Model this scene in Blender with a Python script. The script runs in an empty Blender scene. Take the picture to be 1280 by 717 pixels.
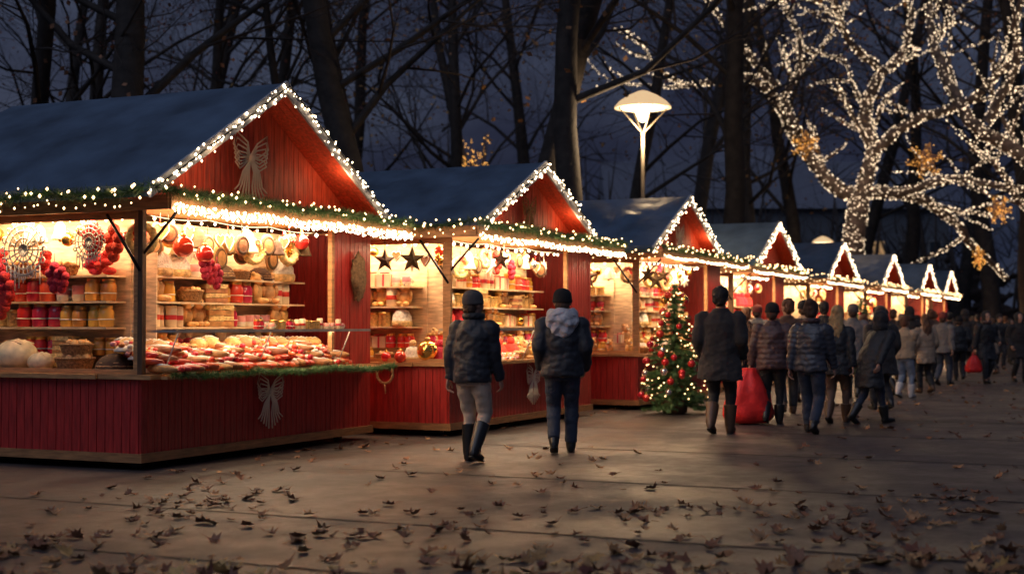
import bpy, bmesh, math, random, time
from mathutils import Vector, Matrix, noise
T0=time.time()
R=random.Random(11)
scn=bpy.context.scene
COL=scn.collection
V=Vector
CAMH=1.45; FP=1777.8; HY=405.0
def gx(px,d): return (px-640.0)/FP*d
def gz(py,d): return CAMH+(HY-py)/FP*d
def gd(py): return CAMH*FP/(py-HY)

# ---------------------------------------------------------------- materials
MATS={}
def M(name,col,rough=.6,metal=0,var=.2,scale=6,bump=0,bscale=40,emit=None,es=0,trans=0,coat=0,orand=0,sheen=0,nosample=True):
    if name in MATS: return MATS[name]
    m=bpy.data.materials.new(name); m.use_nodes=True
    nt=m.node_tree; N=nt.nodes; L=nt.links
    b=N['Principled BSDF']
    tc=N.new('ShaderNodeTexCoord')
    nz=N.new('ShaderNodeTexNoise'); nz.inputs['Scale'].default_value=scale; nz.inputs['Detail'].default_value=5
    L.new(tc.outputs['Object'],nz.inputs['Vector'])
    rp=N.new('ShaderNodeValToRGB')
    rp.color_ramp.elements[0].position=.3; rp.color_ramp.elements[1].position=.7
    rp.color_ramp.elements[0].color=(*[c*(1-var) for c in col],1)
    rp.color_ramp.elements[1].color=(*[min(1,c*(1+var)) for c in col],1)
    L.new(nz.outputs['Fac'],rp.inputs['Fac'])
    out=rp.outputs['Color']
    if orand:
        oi=N.new('ShaderNodeObjectInfo'); hs=N.new('ShaderNodeHueSaturation')
        mr=N.new('ShaderNodeMapRange'); mr.inputs[3].default_value=1-orand; mr.inputs[4].default_value=1+orand
        L.new(oi.outputs['Random'],mr.inputs[0]); L.new(mr.outputs[0],hs.inputs['Value'])
        mr2=N.new('ShaderNodeMapRange'); mr2.inputs[3].default_value=.5-orand*.06; mr2.inputs[4].default_value=.5+orand*.06
        L.new(oi.outputs['Random'],mr2.inputs[0]); L.new(mr2.outputs[0],hs.inputs['Hue'])
        L.new(out,hs.inputs['Color']); out=hs.outputs['Color']
    L.new(out,b.inputs['Base Color'])
    b.inputs['Roughness'].default_value=rough
    b.inputs['Metallic'].default_value=metal
    b.inputs['Coat Weight'].default_value=coat
    if sheen: b.inputs['Sheen Weight'].default_value=sheen
    if trans: b.inputs['Transmission Weight'].default_value=trans
    if emit:
        b.inputs['Emission Color'].default_value=(*emit,1); b.inputs['Emission Strength'].default_value=es
        if nosample: m.cycles.emission_sampling='NONE'
    if bump:
        n2=N.new('ShaderNodeTexNoise'); n2.inputs['Scale'].default_value=bscale; n2.inputs['Detail'].default_value=4
        L.new(tc.outputs['Object'],n2.inputs['Vector'])
        bp=N.new('ShaderNodeBump'); bp.inputs['Strength'].default_value=bump; bp.inputs['Distance'].default_value=.02
        L.new(n2.outputs['Fac'],bp.inputs['Height']); L.new(bp.outputs['Normal'],b.inputs['Normal'])
    MATS[name]=m; return m
def wood(name,col,rough=.5,sx=(1,1,12)):
    m=M(name,col,rough,var=.35,scale=5,bump=.3,bscale=30)
    nt=m.node_tree
    tc=[n for n in nt.nodes if n.type=='TEX_COORD'][0]
    mp=nt.nodes.new('ShaderNodeMapping'); mp.inputs['Scale'].default_value=sx
    nt.links.new(tc.outputs['Object'],mp.inputs['Vector'])
    for n in nt.nodes:
        if n.type=='TEX_NOISE': nt.links.new(mp.outputs[0],n.inputs['Vector'])
    return m
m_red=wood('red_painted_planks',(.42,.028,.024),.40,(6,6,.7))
m_redlit=wood('lit_red_gable_planks',(.62,.085,.04),.5,(6,6,.7))  # plank red lifted towards orange, warm gable light put into the colour
m_trim=wood('orange_wood',(.5,.25,.1),.45,(1,1,8))
m_trimd=wood('brown_base_wood',(.36,.17,.065),.5,(1,1,8))
m_rack=wood('pale_pine',(.76,.56,.35),.55,(1,1,6))
m_dark=M('dark_metal',(.03,.03,.035),.4,.8)
m_post=wood('dark_post_wood',(.12,.06,.03),.5,(6,6,.7))
m_white=M('white_paint_board',(.42,.42,.45),.5,bump=.1)
m_roof=M('blue_tarpaulin',(.075,.115,.175),.45,var=.4,scale=1.6,bump=.8,bscale=2.6)
m_floor=M('stall_floor',(.03,.02,.015),.7)
m_green=M('pine_needles',(.075,.16,.05),.6,var=.5,scale=9)
m_pneedle=M('pale_needles',(.27,.34,.2),.6,var=.4,scale=9)  # paler needle colour, mixed at random into the garlands
m_bulb=M('warm_bulb',(1,.8,.55),.3,emit=(1,.62,.28),es=7,var=0)
m_bulbw=M('white_bulb',(1,.9,.8),.3,emit=(1,.74,.46),es=9,var=0)
m_bulbt=M('tree_bulb',(1,.9,.8),.3,emit=(1,.74,.47),es=3.2,var=0)
m_bulbx=M('small_warm_bulb',(1,.8,.5),.3,emit=(1,.62,.26),es=5,var=0)
m_bulbg=M('gold_bulb',(1,.6,.2),.3,emit=(1,.46,.09),es=2.2,var=0)
m_gold=M('gold',(.8,.5,.15),.28,.9,orand=.2)
m_goldem=M('gold_glow',(.6,.28,.06),.5,emit=(1,.36,.06),es=.12)
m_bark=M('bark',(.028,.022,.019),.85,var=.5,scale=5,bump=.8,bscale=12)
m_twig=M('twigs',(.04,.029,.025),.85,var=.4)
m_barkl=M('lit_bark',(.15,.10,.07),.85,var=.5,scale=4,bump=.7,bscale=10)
m_leafd=M('dry_leaf',(.26,.115,.05),.6,var=.5,scale=20,orand=.55)
m_leafy=M('yellow_dry_leaf',(.46,.25,.105),.6,var=.5,scale=20,orand=.4)
m_skin=M('skin',(.5,.27,.18),.5,var=.08)
m_jarred=M('jar_red',(.65,.03,.03),.15,coat=.6,orand=.3)
m_jaramb=M('jar_amber',(.8,.4,.07),.15,coat=.6,orand=.3)
m_cream=M('cream',(.8,.66,.46),.5,orand=.15)
m_ivory=M('ivory',(.82,.76,.65),.5,orand=.12)
m_rband=M('red_band',(.68,.04,.04),.4,orand=.2)
m_orange=M('orange_sweet',(.8,.25,.04),.35,coat=.4,orand=.2)
m_brown=M('brown_bake',(.4,.18,.07),.6,var=.4,scale=18,bump=.5,bscale=40,orand=.3)
m_crust=M('golden_crust',(.7,.4,.15),.55,var=.4,scale=14,bump=.5,bscale=40,orand=.25)
m_pale=M('pale_dough',(.8,.62,.38),.6,var=.25,scale=14,bump=.3,bscale=20,orand=.1)
m_sugar=M('sugar',(.85,.8,.72),.7,bump=.6,bscale=90)
m_wick=M('wicker',(.4,.22,.09),.7,var=.5,scale=60,bump=1,bscale=90,orand=.2)
m_straw=M('straw',(.68,.47,.2),.65,var=.4,scale=40,bump=.8,bscale=80,orand=.15)
m_rknit=M('red_knit',(.65,.03,.04),.85,var=.3,scale=50,bump=1,bscale=120,orand=.2)
m_wknit=M('white_knit',(.75,.7,.62),.85,var=.3,scale=50,bump=1,bscale=120,orand=.1)
m_pink=M('pink',(.75,.3,.28),.5,orand=.3)
m_teal=M('teal',(.05,.14,.14),.4,orand=.3)
m_rbaub=M('red_bauble',(.65,.02,.02),.12,.3,coat=1,var=.05,orand=.15)
m_gbaub=M('gold_bauble',(.85,.5,.12),.15,.9,var=.05)
m_sbaub=M('silver_bauble',(.8,.78,.75),.15,.9,var=.05)
m_dkbrown=M('dark_brown_felt',(.09,.045,.02),.8,bump=.5,orand=.3)
m_blk=M('black_rubber',(.015,.015,.015),.5)
m_wire=M('wire',(.03,.03,.02),.6)
m_steel=M('brushed_steel',(.6,.58,.55),.35,.6)
m_glass=bpy.data.materials.new('shelf_glass'); m_glass.use_nodes=True
nt=m_glass.node_tree; b=nt.nodes['Principled BSDF']; o=nt.nodes['Material Output']
tr=nt.nodes.new('ShaderNodeBsdfTransparent'); tr.inputs[0].default_value=(.95,.98,.96,1); mx=nt.nodes.new('ShaderNodeMixShader'); mx.inputs[0].default_value=.07
b.inputs['Roughness'].default_value=.05; b.inputs['Base Color'].default_value=(.7,.8,.78,1)
nt.links.new(tr.outputs[0],mx.inputs[1]); nt.links.new(b.outputs[0],mx.inputs[2]); nt.links.new(mx.outputs[0],o.inputs[0])

# ---------------------------------------------------------------- mesh builder
class MB:
    def __init__(s): s.v=[];s.f=[];s.m=[];s.sm=[]
    def add(s,vs,fs,m=0,sm=False,T=None):
        o=len(s.v)
        if T is not None: vs=[T@V(v) for v in vs]
        s.v.extend([tuple(v) for v in vs]); s.f.extend([tuple(i+o for i in f) for f in fs])
        s.m.extend([m]*len(fs)); s.sm.extend([sm]*len(fs))
    def box(s,x0,x1,y0,y1,z0,z1,m=0,T=None):
        s.add([(x0,y0,z0),(x1,y0,z0),(x1,y1,z0),(x0,y1,z0),(x0,y0,z1),(x1,y0,z1),(x1,y1,z1),(x0,y1,z1)],
          [(0,3,2,1),(4,5,6,7),(0,1,5,4),(1,2,6,5),(2,3,7,6),(3,0,4,7)],m,False,T)
    def prism(s,poly,nv,m=0,T=None):
        n=len(poly); nv=V(nv)
        vs=[V(p) for p in poly]+[V(p)+nv for p in poly]
        s.add(vs,[tuple(range(n-1,-1,-1)),tuple(range(n,2*n))]+[(i,(i+1)%n,(i+1)%n+n,i+n) for i in range(n)],m,False,T)
    def lathe(s,prof,n=14,m=0,T=None,ms=None,wob=0):
        vs=[];fs=[]
        for r,z in prof:
            for k in range(n):
                a=2*math.pi*k/n; rr=r*(1+wob*math.sin(a*6))
                vs.append((rr*math.cos(a),rr*math.sin(a),z))
        if ms is None: ms=[m]*(len(prof)-1)
        for i in range(len(prof)-1):
            s_=[(i*n+k,i*n+(k+1)%n,(i+1)*n+(k+1)%n,(i+1)*n+k) for k in range(n)]
            fs.append((s_,ms[i]))
        o=len(s.v)
        if T is not None: vs=[T@V(v) for v in vs]
        s.v.extend([tuple(v) for v in vs])
        for fl,mm in fs:
            for f in fl: s.f.append(tuple(i+o for i in f)); s.m.append(mm); s.sm.append(True)
        L=len(prof)
        for f,mm in ((tuple(range(n-1,-1,-1)),ms[0]),(tuple((L-1)*n+k for k in range(n)),ms[-1])):
            s.f.append(tuple(i+o for i in f)); s.m.append(mm); s.sm.append(False)
    def sph(s,c,r,m=0,nu=12,nv=8,T=None):
        if not hasattr(r,'__len__'): r=(r,r,r)
        vs=[(c[0],c[1],c[2]-r[2])]
        for j in range(1,nv):
            ph=-math.pi/2+math.pi*j/nv
            for k in range(nu):
                a=2*math.pi*k/nu
                vs.append((c[0]+r[0]*math.cos(ph)*math.cos(a),c[1]+r[1]*math.cos(ph)*math.sin(a),c[2]+r[2]*math.sin(ph)))
        vs.append((c[0],c[1],c[2]+r[2])); fs=[]
        for k in range(nu):
            fs.append((0,1+(k+1)%nu,1+k))
            for j in range(nv-2):
                a=1+j*nu; fs.append((a+k,a+(k+1)%nu,a+nu+(k+1)%nu,a+nu+k))
            a=1+(nv-2)*nu; fs.append((a+k,a+(k+1)%nu,len(vs)-1))
        s.add(vs,fs,m,True,T)
    def octa(s,c,r,m=0):
        x,y,z=c
        s.add([(x+r,y,z),(x-r,y,z),(x,y+r,z),(x,y-r,z),(x,y,z+r),(x,y,z-r)],
         [(0,2,4),(2,1,4),(1,3,4),(3,0,4),(2,0,5),(1,2,5),(3,1,5),(0,3,5)],m,True)
    def tube(s,pts,rad,n=8,m=0,T=None,side=None,caps=True,sm=True):
        pts=[V(p) for p in pts]; vs=[]; L=len(pts)
        sd=V(side) if side else None
        for i,p in enumerate(pts):
            t=(pts[min(i+1,L-1)]-pts[max(i-1,0)])
            if t.length<1e-9: t=V((0,0,1))
            t.normalize()
            ref=sd if sd is not None else (V((1,0,0)) if abs(t.x)<.8 else V((0,1,0)))
            if sd is None and i>0:
                ref=prev
            a=ref-t*ref.dot(t)
            if a.length<1e-5: a=t.orthogonal()
            a.normalize(); prev=a; bb=t.cross(a)
            r=rad[i]; ra,rb=(r if hasattr(r,'__len__') else (r,r))
            for k in range(n):
                an=2*math.pi*k/n
                vs.append(p+a*(ra*math.cos(an))+bb*(rb*math.sin(an)))
        fs=[(i*n+k,i*n+(k+1)%n,(i+1)*n+(k+1)%n,(i+1)*n+k) for i in range(L-1) for k in range(n)]
        if caps: fs+= [tuple(range(n-1,-1,-1)),tuple((L-1)*n+k for k in range(n))]
        s.add(vs,fs,m,sm,T)
    def torus(s,c,Rr,r,m=0,n=24,k=8,T=None,axis='z',wob=0):
        vs=[]
        for i in range(n):
            a=2*math.pi*i/n
            for j in range(k):
                b=2*math.pi*j/k; rr=r*(1+wob*math.sin(i*2.9+j*1.7))
                q=((Rr+rr*math.cos(b))*math.cos(a),(Rr+rr*math.cos(b))*math.sin(a),rr*math.sin(b))
                if axis=='y': q=(q[0],q[2],q[1])
                vs.append((c[0]+q[0],c[1]+q[1],c[2]+q[2]))
        fs=[(i*k+j,((i+1)%n)*k+j,((i+1)%n)*k+(j+1)%k,i*k+(j+1)%k) for i in range(n) for j in range(k)]
        s.add(vs,fs,m,True,T)
    def mesh(s,name,mats):
        me=bpy.data.meshes.new(name); me.from_pydata(s.v,[],s.f)
        for m in mats: me.materials.append(m)
        me.polygons.foreach_set('material_index',s.m); me.polygons.foreach_set('use_smooth',s.sm)
        me.update(); return me
def O(name,me,parent=None,loc=(0,0,0),rot=(0,0,0),sc=1):
    o=bpy.data.objects.new(name,me); COL.objects.link(o)
    o.location=loc; o.rotation_euler=rot
    if sc!=1: o.scale=(sc,sc,sc) if not hasattr(sc,'__len__') else sc
    if parent: o.parent=parent
    return o
def top(o,label,cat,group=None,kind=None):
    o['label']=label; o['category']=cat
    if group: o['group']=group
    if kind: o['kind']=kind
    return o
def TM(x,y,z,rz=0,rx=0,ry=0,s=1):
    return Matrix.Translation((x,y,z))@Matrix.Rotation(rz,4,'Z')@Matrix.Rotation(ry,4,'Y')@Matrix.Rotation(rx,4,'X')@Matrix.Scale(s,4)
def remesh(mb,vox,smooth=3):
    me=mb.mesh('tmp',[]); ob=bpy.data.objects.new('tmp',me); COL.objects.link(ob)
    md=ob.modifiers.new('r','REMESH'); md.mode='VOXEL'; md.voxel_size=vox; md.use_smooth_shade=True
    if smooth:
        ms=ob.modifiers.new('s','SMOOTH'); ms.iterations=smooth; ms.factor=.5
    dg=bpy.context.evaluated_depsgraph_get()
    ev=ob.evaluated_get(dg); m2=bpy.data.meshes.new_from_object(ev)
    vs=[v.co.copy() for v in m2.vertices]; fs=[tuple(p.vertices) for p in m2.polygons]
    bpy.data.objects.remove(ob); bpy.data.meshes.remove(me); bpy.data.meshes.remove(m2)
    return vs,fs

# ================================================================ PEOPLE
hb=MB()
hb.sph((0,0,-.05),(.018,.042,.052))
hb.tube([(0,0,.03),(0,0,-.02)],[(.022,.028),(.02,.034)],10)
for i,(y,l) in enumerate(((.03,.075),(.011,.085),(-.009,.078),(-.028,.06))):
    p=V((0,y,-.088)); pts=[V((0,y*.8,-.06)),p]; a=.25
    for k in range(3):
        a+=.38; p=p+V((math.sin(a)*l*.36,y*.02,-math.cos(a)*l*.36)); pts.append(p)
    hb.tube(pts,[.011,.010,.009,.0085,.007],8)
hb.tube([(.005,.03,-.03),(.014,.052,-.055),(.024,.058,-.08),(.03,.054,-.098)],[.014,.012,.010,.008],8)
HAND=remesh(hb,.0045,2)
hb=MB()
hb.sph((0,-.005,.215),(.076,.096,.10),nu=16,nv=12); hb.sph((0,.03,.15),(.056,.062,.072))
hb.sph((0,.078,.108),(.022,.02,.018))
hb.tube([(0,.088,.20),(0,.108,.168),(0,.096,.158)],[.010,.015,.012])
hb.tube([(0,-.01,-.03),(0,0,.06),(0,.01,.13)],[.062,.056,.055],12)
for sx in (-1,1):
    hb.sph((sx*.078,-.005,.178),(.010,.02,.032)); hb.sph((sx*.035,.062,.155),(.024,.028,.02))
    hb.tube([(sx*.012,.088,.212),(sx*.05,.078,.213)],[.011,.009])
hb.tube([(-.024,.083,.131),(0,.094,.133),(.024,.083,.131)],[.006,.010,.006])
hb.tube([(-.02,.082,.121),(0,.091,.12),(.02,.082,.121)],[.006,.009,.006])
HEAD=remesh(hb,.006,2)

def ik(a,b,l1,l2,pole):
    d=b-a; L=min(d.length,(l1+l2)*.998); dn=d.normalized()
    x=(l1*l1-l2*l2+L*L)/(2*L); h=math.sqrt(max(0,l1*l1-x*x))
    p=pole-dn*pole.dot(dn); p.normalize()
    return a+dn*x+p*h, a+dn*L
def lerp(a,b,t): return a+(b-a)*t
def puff(pts,rads,seam,amp,n):
    P=[V(p) for p in pts]; Ls=[0]
    for i in range(1,len(P)): Ls.append(Ls[-1]+(P[i]-P[i-1]).length)
    out=[];rr=[]; k=max(2,int(Ls[-1]/.013)); j=0
    for q in range(k+1):
        s=Ls[-1]*q/k
        while j<len(P)-2 and s>Ls[j+1]: j+=1
        t=(s-Ls[j])/max(1e-6,Ls[j+1]-Ls[j]); 
        out.append(P[j].lerp(P[j+1],t))
        md=amp*(abs(math.sin(math.pi*s/seam))**.6-.5) if seam else 0
        ra=rads[j]; rb=rads[j+1]
        ra=ra if hasattr(ra,'__len__') else (ra,ra); rb=rb if hasattr(rb,'__len__') else (rb,rb)
        rr.append((lerp(ra[0],rb[0],t)+md,lerp(ra[1],rb[1],t)+md))
    return out,rr
def person(px,fy,h,head,label,coat,trous,shoe,hair,coatkind='puffer',hem=.80,stride=1,arms='swing',hairkind='short',hood=None,boot=.12,build=1.0,lean=.03,vox=.016,group=None,scarf=None,depth=None,turn=0,fur=False,hoodsize=1.0,amp=.010):
    d=depth or gd(fy); s=h/1.75
    e=bpy.data.objects.new('person',None); COL.objects.link(e)
    e.location=(gx(px,d),d,0); e.rotation_euler=(0,0,-math.radians(head)); e.scale=(s,s,s); e.empty_display_size=.3
    top(e,label,'person',group)
    bw=build*1.06
    HZ=.915; st=stride
    hips={sx:V((sx*.095,0,HZ)) for sx in (-1,1)}
    if st==0: ft={1:(V((.12,.03,.09)),0),-1:(V((-.12,-.02,.09)),0)}
    else:
        a=abs(st); sg=1 if st>0 else -1
        ft={sg:(V((sg*.09,.24*a,.095)),.12),-sg:(V((-sg*.09,-.27*a,.15)),-.55*a)}
    knees={};ank={}
    for sx in (-1,1):
        k,an=ik(hips[sx],ft[sx][0],.43,.42,V((sx*.05,1,0))); knees[sx]=k; ank[sx]=an
    ch=V((0,lean*.6,1.25)); nk=V((0,lean*1.4,1.49))
    sh={sx:V((sx*.178*bw,lean*1.3,1.415)) for sx in (-1,1)}
    hands={}
    for sx in (-1,1):
        if arms=='swing': t=V((sx*.242*bw,.02-sx*.17*(st if st else .2)+.04,.86))
        elif arms=='pocket': t=V((sx*.205*bw,.13,.93))
        elif arms=='carryl': t=V((sx*.33,.03,.84)) if sx<0 else V((sx*.24,.22,1.02))
        elif arms=='carryr': t=V((sx*.33,.03,.84)) if sx>0 else V((sx*.24,.22,1.02))
        elif arms=='front': t=V((sx*.09,.30,1.12))
        hands[sx]=t
    elb={};wr={}
    for sx in (-1,1):
        k,w=ik(sh[sx],hands[sx],.29,.27,V((sx*.2,-1,0))); elb[sx]=k; wr[sx]=w
    mb=MB()
    mb.tube([(0,0,.86),(0,0,.95),(0,.0,1.08),ch,(0,lean*1.2,1.40),nk],[(.14,.1),(.155,.11),(.13,.095),(.155,.11),(.15,.085),(.05,.05)],14,side=(1,0,0))
    for sx in (-1,1):
        mb.tube([hips[sx],knees[sx],ank[sx]],[.085,.05,.035],10)
        mb.tube([ank[sx],ank[sx]+V((0,.14,-.04))],[.035,.028],8)
        mb.tube([sh[sx]+V((-sx*.05,0,0)),sh[sx],elb[sx],wr[sx]],[.06,.055,.042,.027],10)
    vs,fs=remesh(mb,.022,2)
    B=MB(); B.add(vs,fs,0,True)
    hr=Matrix.Translation(nk+V((0,0,-.045)))@Matrix.Rotation(math.radians(turn),4,'Z')@Matrix.Scale(1.12,4)
    B.add(HEAD[0],HEAD[1],0,True,hr)
    for sx in (-1,1):
        B.sph((sx*.034,.083,.192),.0115,1,8,6,hr); B.sph((sx*.034,.0925,.192),.005,2,6,4,hr)
        dr=(wr[sx]-elb[sx]).normalized(); q=V((0,0,-1)).rotation_difference(dr).to_matrix().to_4x4()
        mir=Matrix.Diagonal((-sx,1,1,1)).to_4x4()
        fs2=HAND[1] if sx<0 else [tuple(reversed(f)) for f in HAND[1]]
        B.add(HAND[0],fs2,0,True,Matrix.Translation(wr[sx])@q@mir)
    O('body',B.mesh('body',[m_skin,m_ivory,m_blk]),e)
    seam=.07 if coatkind=='puffer' else 0; am=amp if seam else 0
    mb=MB()
    tp=[(0,-.0,hem),(0,0,hem+.1),(0,0,1.02),(0,lean*.6,1.2),(0,lean,1.34),(0,lean*1.3,1.43),(0,lean*1.4,1.50)]
    fl=.015 if coatkind=='puffer' else .05*max(0,(.95-hem)/.3)
    tr_=[(.185*bw+fl,.15+fl),(.19*bw+fl*.6,.155+fl*.6),(.182*bw,.145),(.195*bw,.155),(.2*bw,.15),(.165*bw,.118),(.09,.09)]
    p2,r2=puff(tp,tr_,seam,am,20); mb.tube(p2,r2,22,side=(1,0,0))
    for sx in (-1,1):
        e2=wr[sx]+(wr[sx]-elb[sx]).normalized()*.01
        p2,r2=puff([sh[sx]+V((-sx*.06,0,-.01)),sh[sx]+V((0,0,-.01)),elb[sx],e2],[.074*bw,.08*bw,.066*bw,.05],seam,am,12)
        mb.tube(p2,r2,14)
    mb.torus((0,lean*1.4,1.50),.068,.034,0,20,8)
    vs,fs=remesh(mb,vox,2)
    so=R.random()*50
    for v in vs:
        w=noise.noise(V((v.x*6+so,v.y*6,v.z*7)))*.022+noise.noise(V((v.x*16+so,v.y*16,v.z*20)))*.010
        if fur: w+=noise.noise(V((v.x*45+so,v.y*45,v.z*45)))*.014
        c=V((v.x,v.y,0)); 
        if c.length>.001: c.normalize(); v.x+=c.x*w; v.y+=c.y*w
        if v.z<hem+.08: v.z+=noise.noise(V((v.x*7+so,v.y*7,3)))*.03
    B=MB(); B.add(vs,fs,0,True); O('coat',B.mesh('coat',[coat]),e)
    mb=MB(); tall=boot>.15
    mb.tube([(0,0,.80),(0,0,.9),(0,0,1.0)],[(.13,.1),(.16,.125),(.15,.11)],14,side=(1,0,0))
    for sx in (-1,1):
        if tall:
            mb.tube([hips[sx]+V((0,0,.02)),hips[sx].lerp(knees[sx],.4),knees[sx],knees[sx].lerp(ank[sx],.3),ank[sx].lerp(knees[sx],.3)],[.105,.1,.078,.062,.045],14)
        else:
            mb.tube([hips[sx]+V((0,0,.02)),hips[sx].lerp(knees[sx],.4),knees[sx],knees[sx].lerp(ank[sx],.35),ank[sx].lerp(knees[sx],.04)],[.105,.1,.08,.076,.066],14)
    vs,fs=remesh(mb,vox,2)
    for v in vs:
        w=noise.noise(V((v.x*7+so,v.y*7,v.z*16)))*.012; v.y+=w; v.x+=w*.6
    B=MB(); B.add(vs,fs,0,True); O('trousers',B.mesh('trousers',[trous]),e)
    for sx in (-1,1):
        mb=MB(); pit=ft[sx][1]
        Tf=Matrix.Translation(ank[sx])@Matrix.Rotation(pit,4,'X')
        mb.tube([(0,-.065,-.045),(0,-.03,-.045),(0,.06,-.05),(0,.13,-.058),(0,.185,-.063),(0,.2,-.068)],[(.030,.04),(.044,.047),(.047,.042),(.052,.034),(.04,.026),(.015,.012)],12,T=Tf,side=(1,0,0))
        k=ank[sx].lerp(knees[sx],boot/.42)
        mb.tube([Tf@V((0,-.01,-.05)),ank[sx],ank[sx].lerp(k,.5),k],[.05,.062 if tall else .058,.075 if tall else .056,.084 if tall else .05],14)
        vs,fs=remesh(mb,.012,1)
        B=MB(); B.add(vs,fs,0,True)
        B.tube([(0,-.07,-.088),(0,-.02,-.088),(0,.1,-.092),(0,.19,-.092),(0,.21,-.09)],[(.03,.008),(.044,.008),(.047,.008),(.042,.008),(.015,.006)],10,1,Tf,side=(1,0,0))
        O('boot',B.mesh('boot',[shoe,m_blk]),e)
    mb=MB()
    if hairkind in('short','long','bun'):
        mb.sph((0,-.018,.226),(.086,.10,.10),nu=18,nv=12,T=hr)
        mb.sph((0,-.045,.17),(.078,.068,.078),nu=14,nv=10,T=hr)
        if hairkind=='long':
            mb.tube([hr@V((0,-.04,.22)),hr@V((0,-.075,.12)),hr@V((0,-.10,0)),hr@V((0,-.125,-.13))],[(.095,.065),(.11,.062),(.115,.055),(.07,.03)],14,side=(1,0,0))
        if hairkind=='bun': mb.sph((0,-.08,.29),.05,T=hr)
        vs,fs=remesh(mb,.012,2)
        for v in vs:
            w=noise.noise(V((v.x*40+so,v.y*40,v.z*14)))*.02; v.x+=w; v.y+=w; v.z+=w*.5
        B=MB(); B.add(vs,fs,0,True); O('hair',B.mesh('hair',[hair]),e)
    elif hairkind=='beanie':
        mb.lathe([(.088,.175),(.094,.2),(.094,.235),(.088,.27),(.068,.30),(.035,.318),(.005,.322)],18,T=hr@Matrix.Translation((0,-.012,0))@Matrix.Diagonal((1,1.13,1,1)))
        mb.torus((0,-.012,.195),.088,.014,0,20,8,hr)
        vs,fs=remesh(mb,.011,1); B=MB(); B.add(vs,fs,0,True); O('knit_hat',B.mesh('knit_hat',[hair]),e)
        mb=MB(); mb.sph((0,-.05,.15),(.074,.06,.07),T=hr); vs,fs=remesh(mb,.012,1)
        B=MB(); B.add([v+V((noise.noise(v*60)*.012,)*3) for v in vs],fs,0,True); O('hair',B.mesh('hair',[h_brn]),e)
    elif hairkind=='hoodup':
        mb.sph((0,-.025,.205),(.108,.125,.125),nu=18,nv=12,T=hr); mb.sph((0,-.04,.09),(.11,.105,.10),T=hr)
        vs,fs=remesh(mb,.014,1)
        vs2=[]
        for v in vs:
            l=hr.inverted()@v
            if l.y>.062: l.y=.062+(l.y-.062)*.1; l.x*=.9
            w=noise.noise(V((l.x*12+so,l.y*12,l.z*14)))*.018
            l.y+=w; vs2.append(hr@l)
        B=MB(); B.add(vs2,fs,0,True); O('hood',B.mesh('hood',[hair]),e)
    if hood:
        q=hoodsize
        mb=MB()
        mb.torus((0,lean*1.4-.01,1.52),.10*q,.05*q,0,22,10)
        mb.sph((0,-.105+lean,1.45),(.16*q,.085*q,.12*q)); mb.sph((0,-.13+lean,1.37),(.11*q,.055*q,.10*q))
        vs,fs=remesh(mb,.013,2)
        for v in vs: 
            w=noise.noise(V((v.x*14+so,v.y*14,v.z*18))); v.y+=w*.026; v.z+=w*.018
        B=MB(); B.add(vs,fs,0,True); O('hood',B.mesh('hood',[hood]),e)
    if scarf:
        mb=MB(); mb.torus((0,lean*1.4,1.525),.086,.04,0,22,10,wob=.2); vs,fs=remesh(mb,.013,2)
        B=MB(); B.add(vs,fs,0,True); O('scarf',B.mesh('scarf',[scarf]),e)
    bpy.context.view_layer.update()
    return e,{k:e.matrix_world@(wr[k]+(wr[k]-elb[k]).normalized()*.09) for k in wr}

def cloth(n,c,r=.6,b=.5,bs=18,sh=.1): return M(n,c,r,var=.25,scale=7,bump=b,bscale=bs,sheen=sh)
c_blk=cloth('black_nylon',(.014,.014,.017),.6); c_navy=cloth('navy_nylon',(.016,.018,.026),.55)
c_coat=cloth('charcoal_wool',(.028,.023,.023),.85); c_plum=cloth('plum_nylon',(.08,.04,.04),.5)
c_brn=cloth('brown_wool',(.12,.06,.036),.85); c_bei=cloth('beige_fur',(.48,.34,.22),.9,1,70); c_gry=cloth('grey_wool',(.15,.14,.14),.85)
c_tan=cloth('tan_down',(.38,.26,.17),.6)
t_bei=cloth('beige_trousers',(.5,.40,.31),.8); t_jean=cloth('blue_jeans',(.028,.04,.07),.8,.6,60); t_blk=cloth('black_trousers',(.016,.016,.02),.8)
t_lj=cloth('light_jeans',(.22,.27,.35),.8,.6,60); t_brn=cloth('brown_trousers',(.13,.075,.05),.8)
s_blk=M('black_leather',(.016,.015,.014),.35); s_brn=M('brown_leather',(.1,.05,.025),.45); s_wht=M('white_leather',(.65,.6,.55),.5)
h_brn=M('brown_hair',(.075,.036,.02),.55,bump=.8,bscale=90); h_blk=M('black_hair',(.02,.015,.013),.5,bump=.8,bscale=90)
h_bln=M('blonde_hair',(.48,.3,.13),.5,bump=.8,bscale=90); h_hat=M('black_knit',(.02,.019,.022),.9,bump=1,bscale=120)
h_gry=M('grey_knit',(.13,.115,.11),.9,bump=1,bscale=120); f_gry=cloth('light_grey_fleece',(.55,.54,.57),.9,1,40); h_chst=M('chestnut_hair',(.15,.065,.03),.5,bump=.8,bscale=90)
h_red=M('dusty_red_knit',(.28,.06,.05),.9,bump=1,bscale=120)
PW={}
PW[1]=person(590,577,1.76,24,'person in dark jacket, knit hat, beige trousers and tall boots',c_navy,t_bei,s_blk,h_gry,'puffer',.84,-.45,'swing','beanie',boot=.30,turn=-25,vox=.012,build=1.03,scarf=c_blk,amp=.004)
PW[2]=person(703,566,1.80,3,'person in navy jacket with pale grey hood, knit hat and jeans',c_navy,t_jean,s_blk,h_hat,'plain',.84,.5,'pocket','beanie',hood=f_gry,boot=.14,build=1.12,vox=.012,hoodsize=1.2)
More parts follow.
